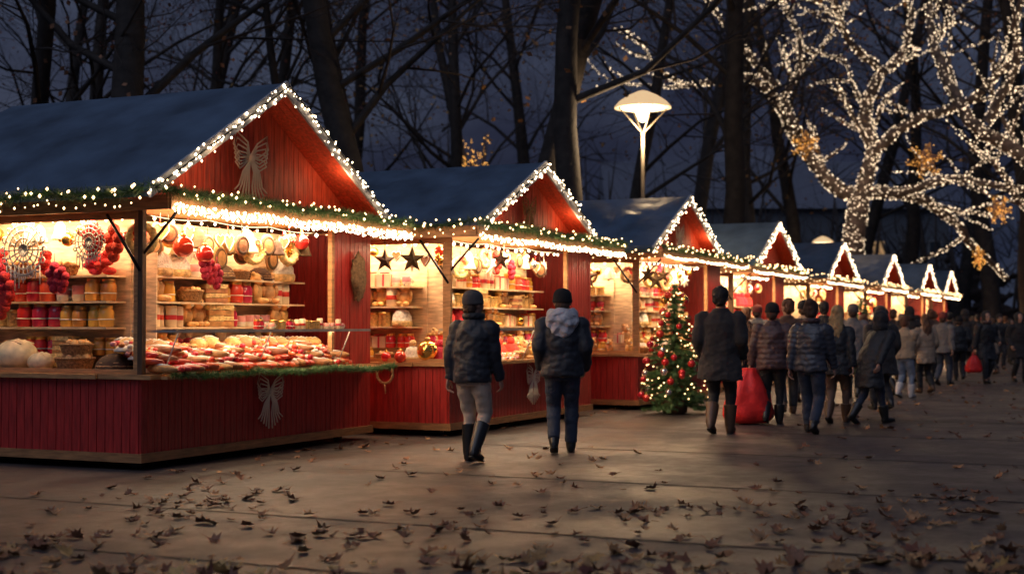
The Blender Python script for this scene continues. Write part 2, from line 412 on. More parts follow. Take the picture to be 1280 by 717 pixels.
PW[3]=person(900,542,1.90,20,'person in long charcoal coat and brown boots walking away',c_coat,t_blk,s_brn,h_blk,'plain',.66,.5,'pocket','short',boot=.26,build=1.18,vox=.013)
PW[4]=person(965,530,1.72,15,'person in plum quilted jacket holding a red cloth bag',c_plum,t_blk,s_blk,h_hat,'puffer',.82,.4,'carryl','beanie',boot=.2,build=1.1,vox=.013)
PW[5]=person(1013,541,1.72,28,'person in shiny navy quilted jacket, dark jeans and black boots',M('slate_nylon',(.05,.05,.062),.38,bump=.4,bscale=16),t_jean,s_blk,h_brn,'puffer',.84,-.7,'swing','bun',boot=.12,build=1.06,vox=.012,scarf=c_plum)
PW[6]=person(985,517,1.82,2,'person in brown wool coat among the market crowd',c_brn,t_blk,s_brn,h_chst,'plain',.7,.4,'pocket','short',build=1.08,turn=20)
PW[7]=person(1046,528,1.68,26,'blonde person in black coat and brown trousers walking away',c_blk,t_brn,s_brn,h_bln,'plain',.74,.7,'swing','long',build=1.0,boot=.2)
PW[8]=person(1086,529,1.60,62,'person in hooded black coat leaning forward in mid stride',c_blk,t_jean,s_blk,c_coat,'plain',.58,1.0,'swing','hoodup',build=1.14,lean=.2,boot=.2)
PW[9]=person(1130,497,1.58,40,'person in fluffy beige jacket, light jeans and white boots',c_bei,t_lj,s_wht,h_chst,'plain',.86,.5,'front','short',build=1.15,boot=.2,fur=True)
PW[10]=person(1157,491,1.62,-15,'person in tan padded coat in the crowd',c_tan,t_blk,s_brn,h_chst,'puffer',.68,-.4,'pocket','long',build=1.08)
PW[11]=person(1178,481,1.70,45,'person in grey coat and red knit hat in the crowd',c_gry,t_jean,s_blk,h_red,'plain',.8,.6,'swing','beanie',build=1.1)
PW[12]=person(1199,475,1.62,10,'person in black quilted jacket in the crowd',c_blk,t_blk,s_blk,h_hat,'puffer',.8,-.3,'pocket','beanie',build=1.1)
PW[13]=person(1232,479,1.72,170,'person in long black coat walking towards the stalls',c_blk,t_blk,s_blk,c_coat,'plain',.6,.5,'carryr','hoodup',build=1.15,scarf=c_plum)
PW[14]=person(1273,477,1.70,175,'person in black hooded coat at the edge of the path',c_coat,t_blk,s_blk,c_coat,'plain',.62,-.5,'pocket','hoodup',build=1.2)
PW[15]=person(933,503,1.72,-10,'person in dark brown quilted jacket in the crowd',c_brn,t_jean,s_blk,h_chst,'puffer',.8,-.4,'pocket','short',build=1.08)
PW[16]=person(1004,504,1.84,30,'person in tan coat in the crowd',c_tan,t_blk,s_brn,h_hat,'plain',.75,.4,'pocket','beanie',build=1.08)
PW[17]=person(1066,498,1.80,20,'person in grey wool coat in the crowd',c_gry,t_blk,s_blk,h_gry,'plain',.72,-.4,'pocket','beanie',build=1.1)
print('people',time.time()-T0)
def clone(src,px,fy,h,head,label,rescale=1):
    d=gd(fy)
    n=src.copy(); COL.objects.link(n)
    n.location=(gx(px,d),d,0); n.rotation_euler=(0,0,-math.radians(head)); s=h/1.75; n.scale=(s,s,s); n['label']=label; n['group']='distant market crowd'
    for c in src.children:
        k=c.copy(); COL.objects.link(k); k.parent=n
for i,(px,fy,h,hd,k) in enumerate([(1104,486,1.62,-40,3),(1116,474,1.80,10,6),(1145,470,1.66,60,16),(1187,462,1.78,15,3),(1212,458,1.62,-70,9),(1249,461,1.74,180,12),(1262,455,1.60,150,13),
      (1168,463,1.80,20,15),(1204,452,1.7,200,9),(1222,449,1.82,-20,3),(1239,447,1.65,15,17),(1096,475,1.86,20,3),(1078,489,1.62,70,15),(1256,448,1.75,40,6),(1228,455,1.70,90,11),(1137,478,1.84,-10,14),(1216,446,1.75,10,3),
      (1111,493,1.78,-25,8),(1163,477,1.78,14,6),(1206,466,1.84,12,14),(1126,466,1.72,120,17),(1190,452,1.6,185,16),(1240,468,1.58,-30,10),(946,489,1.82,35,11),(1030,495,1.86,5,3),(1102,512,1.70,-12,14)]):
    clone(PW[k][0],px,fy,h,hd,['person in winter coat in the distant market crowd','person in thick jacket strolling past distant stalls'][i%2])
def sackbag(name,label,hand,w,h,mat,dx=0,dy=0):
    mb=MB(); n=36; zs=[0,.02,.07,.15,.25,.38,.5,.62,.74,.85,.93,1]; prof=[.6,.86,1.02,1.10,1.10,1.03,.95,.85,.72,.55,.4,.3]
    vs=[];
    for z,p in zip(zs,prof):
        for k in range(n):
            a=2*math.pi*k/n; q=1+.05*math.sin(5*a+z*3)+.06*math.sin(9*a-z*4)*z+.10*noise.noise(V((math.cos(a)*2,math.sin(a)*2,z*4)))
            vs.append((math.cos(a)*w*.5*p*q,math.sin(a)*w*.36*p*q,z*h))
    fs=[(i*n+k,i*n+(k+1)%n,(i+1)*n+(k+1)%n,(i+1)*n+k) for i in range(len(zs)-1) for k in range(n)]+[tuple(range(n-1,-1,-1)),tuple((len(zs)-1)*n+k for k in range(n))]
    mb.add(vs,fs,0,True)
    z0=hand.z-.03-h-.04
    e=bpy.data.objects.new(name,None); COL.objects.link(e); e.location=(hand.x,hand.y,max(.015,z0)); e.rotation_euler=(0,0,.2); top(e,label,'bag')
    O('bag_body',mb.mesh('bag_body',[mat]),e)
    hz=hand.z-e.location.z
    m2=MB(); m2.tube([(-w*.12,0,h*.95),(-w*.08,0,lerp(h,hz,.7)),(0,0,hz+.0),(w*.08,0,lerp(h,hz,.7)),(w*.12,0,h*.95)],[.011]*5,6)
    O('handle',m2.mesh('handle',[mat]),e)
m_bag=M('red_bag_cloth',(.88,.03,.025),.5,var=.2,scale=6,bump=.8,bscale=9)
hd=PW[4][1][-1]; sackbag('shopping_bag','large full red cloth bag held by a person',hd,.68,.80,m_bag)
hd=PW[13][1][1]; sackbag('shopping_bag','red shopping bag held by a person in black',hd,.4,.42,m_bag)

# ================================================================ GROUND
ANG=math.radians(65.2); U=V((math.cos(ANG),math.sin(ANG),0)); W_=V((-math.sin(ANG),math.cos(ANG),0))
m=bpy.data.materials.new('damp_asphalt'); m.use_nodes=True; nt=m.node_tree; N=nt.nodes; L=nt.links; b=N['Principled BSDF']
tc=N.new('ShaderNodeTexCoord'); mp=N.new('ShaderNodeMapping'); mp.inputs['Rotation'].default_value=(0,0,-ANG); L.new(tc.outputs['Object'],mp.inputs[0])
def NZ(sc,det=6,rough=.6):
    n=N.new('ShaderNodeTexNoise'); n.inputs['Scale'].default_value=sc; n.inputs['Detail'].default_value=det; n.inputs['Roughness'].default_value=rough; L.new(mp.outputs[0],n.inputs['Vector']); return n
def RAMP(src,p0,c0,p1,c1):
    r=N.new('ShaderNodeValToRGB'); r.color_ramp.elements[0].position=p0; r.color_ramp.elements[1].position=p1
    r.color_ramp.elements[0].color=(*c0,1); r.color_ramp.elements[1].color=(*c1,1); L.new(src,r.inputs[0]); return r
n1=NZ(.35,5,.5); n2=NZ(9,8,.75); n3=NZ(38,8,.95); n4=NZ(.8,7,.65)
r1=RAMP(n1.outputs[0],.3,(.052,.043,.044),.7,(.098,.08,.079))
r2=RAMP(n2.outputs[0],.32,(.62,.62,.62),.68,(1.28,1.25,1.22))
r3=RAMP(n3.outputs[0],.38,(.35,.35,.35),.62,(1.85,1.8,1.75))
def MUL(a,bb):
    x=N.new('ShaderNodeMix'); x.data_type='RGBA'; x.blend_type='MULTIPLY'; x.inputs[0].default_value=1; L.new(a,x.inputs[6]); L.new(bb,x.inputs[7]); return x.outputs[2]
c=MUL(MUL(r1.outputs[0],r2.outputs[0]),r3.outputs[0]); L.new(c,b.inputs['Base Color'])
rr=RAMP(n4.outputs[0],.40,(.28,.28,.28),.62,(.58,.58,.58)); L.new(rr.outputs[0],b.inputs['Roughness'])
bp=N.new('ShaderNodeBump'); bp.inputs['Strength'].default_value=.8; bp.inputs['Distance'].default_value=.009; L.new(n3.outputs[0],bp.inputs['Height']); L.new(bp.outputs[0],b.inputs['Normal'])
mb=MB(); mb.add([(-400,-60,0),(400,-60,0),(400,600,0),(-400,600,0)],[(0,1,2,3)]); g=O('ground',mb.mesh('ground',[m])); g['kind']='structure'; g['label']='damp dark paved square beneath the market'; g['category']='ground'
mb=MB()
def strip(p,dr,l0,l1,w):
    n=V((-dr.y,dr.x,0)); k=int((l1-l0)/.25)
    for i in range(k):
        a=p+dr*(l0+(l1-l0)*i/k); b_=p+dr*(l0+(l1-l0)*(i+1)/k)
        wa=w*(1+.6*noise.noise(a*2.7)); wb=w*(1+.6*noise.noise(b_*2.7))
        mb.add([a-n*wa+V((0,0,.004)),b_-n*wb+V((0,0,.004)),b_+n*wb+V((0,0,.004)),a+n*wa+V((0,0,.004))],[(0,1,2,3)])
for off in (-1.9,0,3.2,6.4,9.6,12.8,16,19.2):
    strip(V((0,10.0,0))+U*off,W_,-14,3.4 if off>3 else 9,.022)
mj=M('joint_filler',(.018,.014,.014),.7)
g=O('paving_joints',mb.mesh('paving_joints',[mj])); g['kind']='structure'; g['label']='straight dark joints between the large paving slabs'; g['category']='paving'

# ================================================================ STALLS
def planks(mb,axis,a0,a1,c,z0,z1,w=.105,th=.022,m=0,ztop=None):
    n=max(1,round((a1-a0)/w)); w=(a1-a0)/n
    for i in range(n):
        p,q=a0+i*w+.004,a0+(i+1)*w-.004
        t0,t1=(ztop(p),ztop(q)) if ztop else (z1,z1)
        if min(t0,t1)<z0+.01: 
            t0=max(t0,z0+.01);t1=max(t1,z0+.01)
        j=R.uniform(-.002,.002)
        if axis=='x': mb.prism([(p,c+j,z0),(q,c+j,z0),(q,c+j,t1),(p,c+j,t0)],(0,th,0),m)
        else: mb.prism([(c+j,p,z0),(c+j,q,z0),(c+j,q,t1),(c+j,p,t0)],(th,0,0),m)
    if ztop is None:
        if axis=='x': mb.box(a0,a1,c+th*.7,c+th*.7+.01,z0,z1,m)
        else: mb.box(c+th*.7,c+th*.7+.01,a0,a1,z0,z1,m)
def needles(mb,pts,r,step=.012,k=7,ln=.06):
    P=[V(p) for p in pts]
    for i in range(len(P)-1):
        d=P[i+1]-P[i]; n=max(1,int(d.length/step)); t=d.normalized(); a=t.orthogonal().normalized(); bb=t.cross(a)
        for q in range(n):
            c=P[i]+d*(q/n)
            for _ in range(k):
                an=R.uniform(0,6.283); dr=(a*math.cos(an)+bb*math.sin(an)); ax=(dr+t*R.uniform(-.8,.8)).normalized()
                L_=r*R.uniform(.6,1.25); sd=ax.cross(t).normalized()*.0045
                mb.add([c-sd,c+sd,c+ax*L_],[(0,1,2)],1 if R.random()<.15 else 0)
def sagline(a,b,n,sag,jit=.0):
    a=V(a);b=V(b);out=[]
    for i in range(n+1):
        t=i/n; p=a.lerp(b,t); f=(t*3)%1
        p.z-=sag*4*f*(1-f); p+=V((R.uniform(-jit,jit),R.uniform(-jit,jit),R.uniform(-jit,jit))); out.append(p)
    return out
def bulbs_on(mb,pts,sp,off,r,m=0,jit=.02):
    P=[V(p) for p in pts]; acc=0
    for i in range(len(P)-1):
        d=P[i+1]-P[i]; L_=d.length; s=acc
        while s<L_:
            c=P[i]+d*(s/L_)+V(off)+V((R.uniform(-jit,jit),R.uniform(-jit,jit),R.uniform(-jit,jit)))
            mb.octa(c,r*R.uniform(.65,1.25),m); s+=sp*R.uniform(.65,1.35)
        acc=s-L_
STALLS=[]
def arealight(name,loc,rot,sx,sy,e,col=(1,.7,.41)):
    l=bpy.data.lights.new(name,'AREA'); l.shape='RECTANGLE'; l.size=sx; l.size_y=sy; l.energy=e; l.color=col
    o=bpy.data.objects.new(name,l); COL.objects.link(o); o.location=loc; o.rotation_euler=rot; return o
def stall(i,ox,oy,W,gx0,gx1,ze,zp,D,op,label,lvl,y0=-.5):
    e=bpy.data.objects.new('market_stall',None); COL.objects.link(e); e.location=(ox,oy,0); e.rotation_euler=(0,0,ANG); top(e,label,'market stall','row of wooden market stalls')
    def part(n,mb,mats,lab=None):
        o=O(n,mb.mesh(n,mats),e)
        if lab:o['label']=lab
        return o
    mb=MB(); planks(mb,'x',0,W,0,.15,.9); part('front_panel',mb,[m_red])
    mb=MB(); planks(mb,'y',.03,D,0,.15,.9); part('side_panel',mb,[m_red])
    mb=MB(); planks(mb,'y',.03,D,W-.03,.15,2.6); part('end_wall',mb,[m_red])
    mb=MB(); planks(mb,'x',0.05,W-.05,D-.03,.15,2.6); part('back_wall',mb,[m_red])
    mb=MB(); planks(mb,'x',op+.04,W,0.0,.955,2.6); part('front_wall',mb,[m_red])
    mb=MB(); mb.box(-.03,W+.02,-.03,-.003,.08,.17); mb.box(-.03,-.003,-.002,D,.08,.168); part('base_trim',mb,[m_trimd])
    mb=MB(); mb.box(.05,W-.05,.05,D-.05,.11,.148); part('floor',mb,[m_floor])
    for (x,y) in ((.3,.3),(W-.3,.3),(.3,D-.3),(W-.3,D-.3)):
        mb=MB(); mb.box(x-.04,x+.04,y-.04,y+.04,0,.11); part('foot',mb,[m_dark])
    mb=MB(); mb.box(-.06,W*.98 if i==0 else op,-.16,.5,.905,.95); mb.box(-.09,.5,.5,D-.05,.903,.948); part('counter',mb,[m_trim])
    for (x,y) in ((0.0,0.0),(op,-.005),(-.003,min(D-.1,2.1))):
        mb=MB(); mb.box(x-.028,x+.03,y-.028,y+.03,.952,2.6); part('post',mb,[m_trim if i!=0 or x>1 else m_post])
    ye=min(D-.1,2.1)
    mb=MB(); mb.box(-.02,.02,.035,ye-.03,2.50,2.598); mb.box(-.02,.02,.035,ye-.03,.952,1.0); mb.box(-.02,.02,.035,.085,1.003,2.497); mb.box(-.02,.02,ye-.08,ye-.03,1.003,2.497); part('side_window_frame',mb,[m_trim])
    mb=MB(); mb.tube([(-.0,-.02,2.15),(-.0,-.42,2.55)],[.015,.015],6); mb.tube([(-.03,.42,2.55),(-.03,.0,1.98)],[.017,.017],6); part('strut',mb,[m_dark])
    SH=(1.42,1.69,1.96) if i in (0,1,2) else (1.40,1.63,1.86)
    mb=MB(); mb.box(.62,op,.66,.69,.95,2.55,0); mb.box(.62,.65,.69,D-.1,.95,2.55,0)
    for z in SH:
        mb.box(.66,op-.02,.36,.66,z-.02,z,0); mb.box(.32,.62,.72,D-.1,z-.02,z,0)
    mb.box(.645,.66,.34,.66,.95,2.2,0)
    part('display_rack',mb,[m_rack])
    mb=MB(); mb.box(-.2,W+.12,-.5,D,2.62,2.66,0); mb.box(-.22,W+.14,-.53,-.503,2.56,2.70,0); mb.box(-.235,-.205,-.5,D,2.56,2.70,0); part('eave_board',mb,[m_trim])
    xm=(gx0+gx1)/2; y1=D+.15
    sl=(zp-ze)/(xm-gx0)
    xl,xr=gx0-.12,gx1+.12
    for side in (0,1):
        mb=MB(); nu,nv=26,48; vs=[]; fs=[]
        for a in range(nu+1):
            for q in range(nv+1):
                f=a/nu; x=lerp(xm,xl if side==0 else xr,f); y=lerp(y0,y1,q/nv)
                z=zp-sl*abs(x-xm)+.065
                ed=min(f*2,(1-f)*2,q/nv*4,1)
                z+=max(0,ed)*(noise.noise(V((x*.7+i*7,y*1.3,side*3)))*.05+abs(noise.noise(V((x*1.6+y*1.2+i*7,y*2.5-x,side*3))))*.06 + .05*abs(math.cos(y*2.0)))
                vs.append((x,y,z))
        for a in range(nu):
            for q in range(nv):
                k=a*(nv+1)+q; f=(k,k+1,k+nv+2,k+nv+1)
                if side==1: f=f[::-1]
                fs.append(f[::-1]); 
        mb.add(vs,fs,0,True)
        for q in range(nv):
            k=nu*(nv+1)+q; p1,p2=V(vs[k]),V(vs[k+1]); mb.add([p1,p2,p2-V((0,0,.12)),p1-V((0,0,.12))],[(0,1,2,3)],0,True)
        for a in range(nu):
            k=a*(nv+1); p1,p2=V(vs[k]),V(vs[k+nv+1]); mb.add([p1,p2,p2-V((0,0,.03)),p1-V((0,0,.03))],[(0,1,2,3)],0,True)
        part('roof_sheet',mb,[m_roof])
        mb=MB(); sx=xl if side==0 else xr
        A=V((xm,0,zp+.0)); Bp=V((sx,0,zp-sl*abs(sx-xm)+.0))
        nb=max(2,int((-.1-y0)/.105)+1)
        for q in range(nb):
            ya=y0+.02+q*.105; yb=ya+.1
            mb.prism([(A.x,ya,A.z),(Bp.x,ya,Bp.z),(Bp.x,yb,Bp.z),(A.x,yb,A.z)],(0,0,-.02),0)
        part('soffit',mb,[m_redlit])
        mb=MB()
        a1=V((xm,y0-.03,zp+.09)); b1=V((sx+(-.04 if side==0 else .04),y0-.03,Bp.z+.06))
        mb.prism([a1,b1,b1-V((0,0,.13)),a1-V((0,0,.15))],(0,.028,0),0); part('barge_board',mb,[m_white])
    mb=MB(); planks(mb,'x',gx0+.02,gx1-.02,-.14,2.665,3,w=.1,ztop=lambda x: max(2.67,zp-.025-sl*abs(x-xm))); 
    mb.prism([(gx0+.02,-.1,2.665),(gx1-.02,-.1,2.665),(xm,-.1,zp-.03)],(0,.02,0),0)
    part('gable_panel',mb,[m_redlit])
    mw=Matrix.Translation((ox,oy,0))@Matrix.Rotation(ANG,4,'Z')
    if i<=1:
        xe=op+(.35 if i==0 else -.1)
        mb=MB(); mb.box(.1,xe,-.34,.2,1.375,1.387,0); mb.box(.1,xe,-.352,-.341,1.365,1.395,1); mb.box(.088,.099,-.352,.2,1.37,1.392,1)
        for x in (.15,op*.5,op-.1): mb.tube([(x,-.15,.952),(x,-.335,1.37)],[.007]*2,6,1)
        part('glass_shelf',mb,[m_glass,m_steel])
        c=mw@V((xe*.5,-.02,1.36)); arealight('case_fill',c,(0,0,ANG),xe*.85,.04,9,(1,.82,.6))  # added fill under the glass shelf to brighten the counter goods
    gr=.095 if lvl==0 else .08
    def deco(name,lab,cat,mbs,group):
        ee=bpy.data.objects.new(name,None); COL.objects.link(ee); ee.location=(ox,oy,0); ee.rotation_euler=(0,0,ANG); top(ee,lab,cat,group)
        for n,mb,mats in mbs:
            q=O(n,mb.mesh(n,mats),ee)
            if 'bulbs' in n: q['kind']='stuff'
    st=.009 if lvl==0 else (.016 if lvl==1 else .035)
    xg=min(-.27,xl-.06)
    pts=sagline((xg,-.57,2.75),(W+.1,-.57,2.73),28,.03,.012)
    g1=MB(); needles(g1,pts,gr,st); b1=MB(); bulbs_on(b1,pts,.10,(-.02,-.06,.02),.0155 if lvl<2 else .02,0,.06); b2=MB()
    p2=sagline((-.2,-.545,2.59),(W+.1,-.545,2.58),28,.02,.004)
    for zz in ((.02,-.01,-.045) if i==0 else ((0,-.04) if lvl==0 else (0,))): bulbs_on(b2,p2,.036 if i==0 else (.046 if lvl<2 else .07),(0,-.015,zz),.0155 if lvl<2 else .019,0,.018)
    deco('light_garland','pine garland with warm fairy lights along stall eave','garland',[('greenery',g1,[m_green,m_pneedle]),('bulbs',b1,[m_bulb]),('icicle_bulbs',b2,[m_bulbw])],'garlands on stall eaves')
    zg=zp-sl*abs(xl-xm)+.02 if xl<-.2 else 2.76
    pts=sagline((xg,-.5,zg),(xg,D,zg),16,.05,.014)
    g1=MB(); needles(g1,pts,gr*1.1,st); b1=MB(); bulbs_on(b1,pts,.085,(-.06,0,0),.0175,0,.07); bulbs_on(b1,pts,.12,(-.02,0,-.12),.014,0,.03)
    deco('light_garland','pine garland with warm fairy lights along stall side eave','garland',[('greenery',g1,[m_green,m_pneedle]),('bulbs',b1,[m_bulb])],'garlands on stall eaves')
    b1=MB(); w1=MB(); pts=sagline((.1,.1,2.56),(op-.05,.1,2.56),18,.03); w1.tube(pts,[.005]*len(pts),4); bulbs_on(b1,pts,.24,(0,0,-.03),.024,0,.01)
    p3=sagline((.08,.1,2.56),(.08,D-.2,2.56),14,.03); w1.tube(p3,[.005]*len(p3),4); bulbs_on(b1,p3,.24,(0,0,-.03),.024,0,.01)
    deco('added_globe_string','added string of small warm globe bulbs brightening stall inside','string lights',[('cable',w1,[m_wire]),('bulbs',b1,[m_bulbw])],'added bulb strings inside stalls')  # made-up bulb row, added so the stall inside looks brighter
    zb=zp-sl*abs(xl-xm)
    pts=[V((xl-.02,y0-.06,zb+.02)),V((xm,y0-.06,zp+.03)),V((xr+.02,y0-.06,zb+.02))]
    pp=[]
    for a,bq in ((pts[0],pts[1]),(pts[1],pts[2])):
        for q in range(14): pp.append(a.lerp(bq,q/14))
    pp.append(pts[2]); b1=MB(); 
    bulbs_on(b1,pp,.06,(0,0,0),.0165 if lvl<2 else .02,0,.045); bulbs_on(b1,pp,.11,(0,0,-.05),.014 if lvl<2 else .018,0,.045)
    w1=MB(); w1.tube(pp,[.01]*len(pp),5)
    deco('gable_light_string','string of warm fairy lights on stall gable edge','string lights',[('cable',w1,[m_wire]),('bulbs',b1,[m_bulbw])],'light strings on gables')
    c=mw@V((op*.5,.12,2.57)); arealight('stall_lamp',c,(math.radians(22),0,ANG),op*.85,.15,E_IN)
    c=mw@V((.1,D*.5,2.57)); arealight('stall_lamp',c,(0,math.radians(-20),ANG),.15,D*.6,E_IN*.6)
    c=mw@V((W*.5,-.58,2.56)); arealight('eave_light',c,(math.radians(-6),0,ANG),W,.03,E_EAVE)
    for fx in ((-.28,.28) if lvl<2 else (0.0,)):
        l=bpy.data.lights.new('gable_glow','POINT'); l.energy=E_GAB*(1 if lvl<2 else 1.6); l.color=(1,.6,.3); l.shadow_soft_size=.05; o=bpy.data.objects.new('gable_glow',l); COL.objects.link(o); o.location=mw@V((xm+fx*(xr-xl),y0-.05,zp-.16-sl*abs(fx)*(xr-xl)))
    STALLS.append((mw,W,op,D,SH,xm,zp,lvl)); return e
E_IN=92; E_EAVE=50; E_GAB=4.5
stall(0,-3.67,14.1,4.45,-.42,3.78,2.78,4.0,3.2,3.5,'red plank market stall with blue roof selling bread and crafts',0,-.55)
stall(1,-.81,18.4,4.95,.1,4.0,2.75,3.67,3.0,3.9,'red plank market stall with blue roof selling candles and sweets',0,-.45)
stall(2,2.13,24.1,4.9,-.25,3.5,2.75,3.67,2.8,3.9,'red plank market stall with blue roof selling toys and ornaments',1,-.4)
def fromc(cx,cy,w): 
    c=V((cx,cy,0))-U*(w/2); return c.x,c.y
for k,(cx,cy) in enumerate([(5.75,33),(9.1,41),(12.4,48),(15.8,55.5),(18.8,62.5)]):
    x,y=fromc(cx,cy,4.6)
    stall(3+k,x,y,4.6,.3,4.3,2.75,3.74,2.6,3.6,'red gabled market stall with blue roof and fairy lights in row',2,-.45)
print('stalls',time.time()-T0)

# ---------------------------------------------------------------- goods
PROTO={}
def proto(key,name,mb,mats,label,cat): PROTO[key]=(name,mb.mesh(name,mats),label,cat)
for key,mm,cl in (('jr',m_jarred,'red'),('ja',m_jaramb,'amber')):
    b_=MB(); b_.lathe([(.045,0),(.052,.01),(.052,.1),(.04,.118),(.042,.12),(.042,.14),(.04,.143)],14,ms=[0,0,0,0,1,1]); b_.torus((0,0,.05),.0525,.004,2,14,4)
    proto(key,'glass_jar',b_,[mm,m_gold,m_ivory],cl+' preserve jar with gold lid on shelf','jar')
b_=MB(); b_.lathe([(.042,0),(.044,.005),(.044,.05),(.0445,.051),(.0445,.085),(.044,.086),(.044,.15),(.038,.155),(.01,.15)],14,ms=[0,0,0,1,1,0,0,0]); b_.tube([(0,0,.15),(.003,0,.17)],[.003,.002],4,2)
proto('ca','pillar_candle',b_,[m_cream,m_rband,m_blk],'cream pillar candle with red band','candle')
b_=MB(); b_.lathe([(.035,0),(.042,.006),(.044,.04),(.044,.09),(.04,.092),(.038,.02)],14,ms=[0,0,1,0,0]); b_.torus((.052,0,.05),.026,.006,0,14,6,T=None,axis='y')
proto('mg','mug',b_,[m_ivory,m_pink],'ivory mug with pink pattern on shelf','mug')
b_=MB(); b_.box(-.06,.06,-.05,.05,0,.1,0); b_.box(-.062,.062,-.008,.008,-.0,.102,1); b_.box(-.008,.008,-.052,.052,-.0,.1025,1); b_.torus((.02,0,.115),.02,.006,1,12,5); b_.torus((-.02,0,.115),.02,.006,1,12,5)
proto('bx','gift_box',b_,[m_cream,m_rband],'cream gift box tied with red ribbon','gift box')
b_=MB(); b_.lathe([(.05,0),(.055,.004),(.055,.09),(.057,.092),(.057,.11),(.05,.114)],16,ms=[0,0,1,1,1])
proto('tn','biscuit_tin',b_,[m_straw,m_gold],'round straw coloured biscuit tin','tin')
b_=MB(); b_.lathe([(.03,0),(.05,.02),(.055,.06),(.04,.1),(.02,.12),(.022,.125),(.01,.13)],14)
proto('tl','teal_bottle',b_,[m_teal],'small dark teal ceramic bottle','bottle')
for key,mm,cl in (('rb',m_rbaub,'red'),('gb',m_gbaub,'gold'),('sb',m_sbaub,'silver')):
    b_=MB(); b_.sph((0,0,-.06),.05,0,16,12); b_.lathe([(.014,-.014),(.014,.0),(.008,.004)],8,1); b_.torus((0,0,.01),.008,.002,1,8,4,axis='y')
    proto(key,'bauble',b_,[mm,m_gold],'shiny '+cl+' bauble hanging','bauble')
b_=MB(); b_.torus((0,0,-.13),.09,.028,0,30,8,axis='y',wob=.25); b_.torus((-.02,-.03,-.05),.02,.007,1,10,5,axis='y'); b_.torus((.02,-.03,-.05),.02,.007,1,10,5,axis='y'); b_.tube([(0,0,-.03),(0,0,.05)],[.003]*2,4,1)
proto('wr','straw_wreath',b_,[m_straw,m_rband],'round straw wreath with small bow hanging in stall','wreath')
b_=MB(); b_.lathe([(.075,-.15),(.07,-.14),(.05,-.09),(.042,-.04),(.02,-.01),(.004,0)],16); b_.sph((0,0,-.155),.016,1,8,6); b_.torus((0,0,.01),.012,.003,1,8,4,axis='y')
proto('be','bell_ornament',b_,[m_cream,m_gold],'cream bell ornament hanging in stall','bell')
b_=MB(); b_.lathe([(.07,-.13),(.066,-.12),(.05,-.08),(.04,-.03),(.02,-.01),(.004,0)],16,wob=.05)
proto('bd','felt_bell',b_,[m_dkbrown],'dark brown felt bell hanging in stall','bell')
b_=MB(); b_.sph((0,0,-.11),(.085,.022,.085),0,20,10); b_.torus((0,-.006,-.11),.06,.016,1,22,6,axis='y'); b_.tube([(0,0,-.03),(0,0,.05)],[.003]*2,4,2)
proto('wd','round_ornament',b_,[m_brown,m_dkbrown,m_wire],'round brown carved ornament hanging in stall','ornament')
b_=MB(); b_.lathe([(.09,0),(.11,.02),(.13,.09),(.135,.1),(.125,.1),(.11,.08)],18,0,wob=.02); b_.torus((0,0,.1),.13,.01,0,20,6)
for q in range(9): 
    a=q*2.4; rr=.03+.055*(q%3)/2; b_.sph((rr*math.cos(a),rr*math.sin(a),.105+.01*(q%2)),(.04,.032,.028),1,8,6)
proto('bs','bread_basket',b_,[m_wick,m_crust],'wicker basket filled with bread rolls','basket')
b_=MB(); b_.sph((0,0,.05),(.13,.075,.055),0,16,10); 
for q in range(4): b_.tube([(-.07+q*.045,-.05,.085),(-.055+q*.045,0,.103),(-.04+q*.045,.05,.085)],[.006,.009,.006],5,1)
proto('br','bread_loaf',b_,[m_crust,m_sugar],'scored golden bread loaf','bread')
b_=MB(); b_.tube([(-.17,0,.03),(-.12,.01,.032),(0,.02,.034),(.12,.01,.032),(.17,0,.03)],[.012,.026,.03,.026,.01],10,0)
b_.tube([(-.1,.01,.05),(0,.02,.058),(.1,.01,.05)],[.012,.016,.01],6,1)
proto('st','iced_stollen',b_,[m_brown,m_sugar],'long sugared pastry stick on tray','pastry')
b_=MB(); b_.tube([(-.13,0,.025),(-.06,.02,.027),(.06,.02,.027),(.13,0,.025)],[.01,.024,.024,.01],10,0)
proto('sg','red_sausage',b_,[M('sausage',(.65,.08,.04),.35,coat=.3,orand=.3)],'glossy red sausage on counter tray','sausage')
b_=MB()
for q in range(8):
    b_.tube([(-.12+q*.03,0,.02),(-.09+q*.03,0,.02)],[.018]*2,8,q%2,caps=(q in(0,7)))
b_.torus((.145,.03,.02),.03,.017,0,12,6)
proto('cc','candy_stick',b_,[m_rband,m_ivory],'red and white striped candy stick','candy')
heart=[(0,-.06),(.035,-.025),(.06,.01),(.055,.04),(.03,.055),(0,.035),(-.03,.055),(-.055,.04),(-.06,.01),(-.035,-.025)]
b_=MB(); b_.prism([(x,-.008,z-.06) for x,z in heart],(0,.016,0),0); b_.tube([(x*.85,-.011,z*.85-.06) for x,z in heart+heart[:1]],[.004]*11,5,1); b_.tube([(0,0,-.03),(0,0,.05)],[.002]*2,4,2)
proto('gh','gingerbread_heart',b_,[m_brown,m_sugar,m_rband],'iced gingerbread heart hanging on ribbon','gingerbread')
for key,mm,cl in (('kr',m_rknit,'red'),('kw',m_wknit,'white')):
    b_=MB(); b_.lathe([(.09,0),(.097,.01),(.097,.045),(.09,.05),(.088,.09),(.06,.14),(.02,.16)],18,ms=[1,1,1,0,0,0],wob=.02); b_.sph((0,0,.18),.04,1,10,8)
    proto(key,'knitted_hat',b_,[mm,m_rknit if cl=='red' else m_straw],cl+' knitted bobble hat on display','hat')
b_=MB(); b_.sph((0,0,.07),(.055,.05,.07),0,12,8); b_.sph((0,-.01,.16),.045,0,12,8)
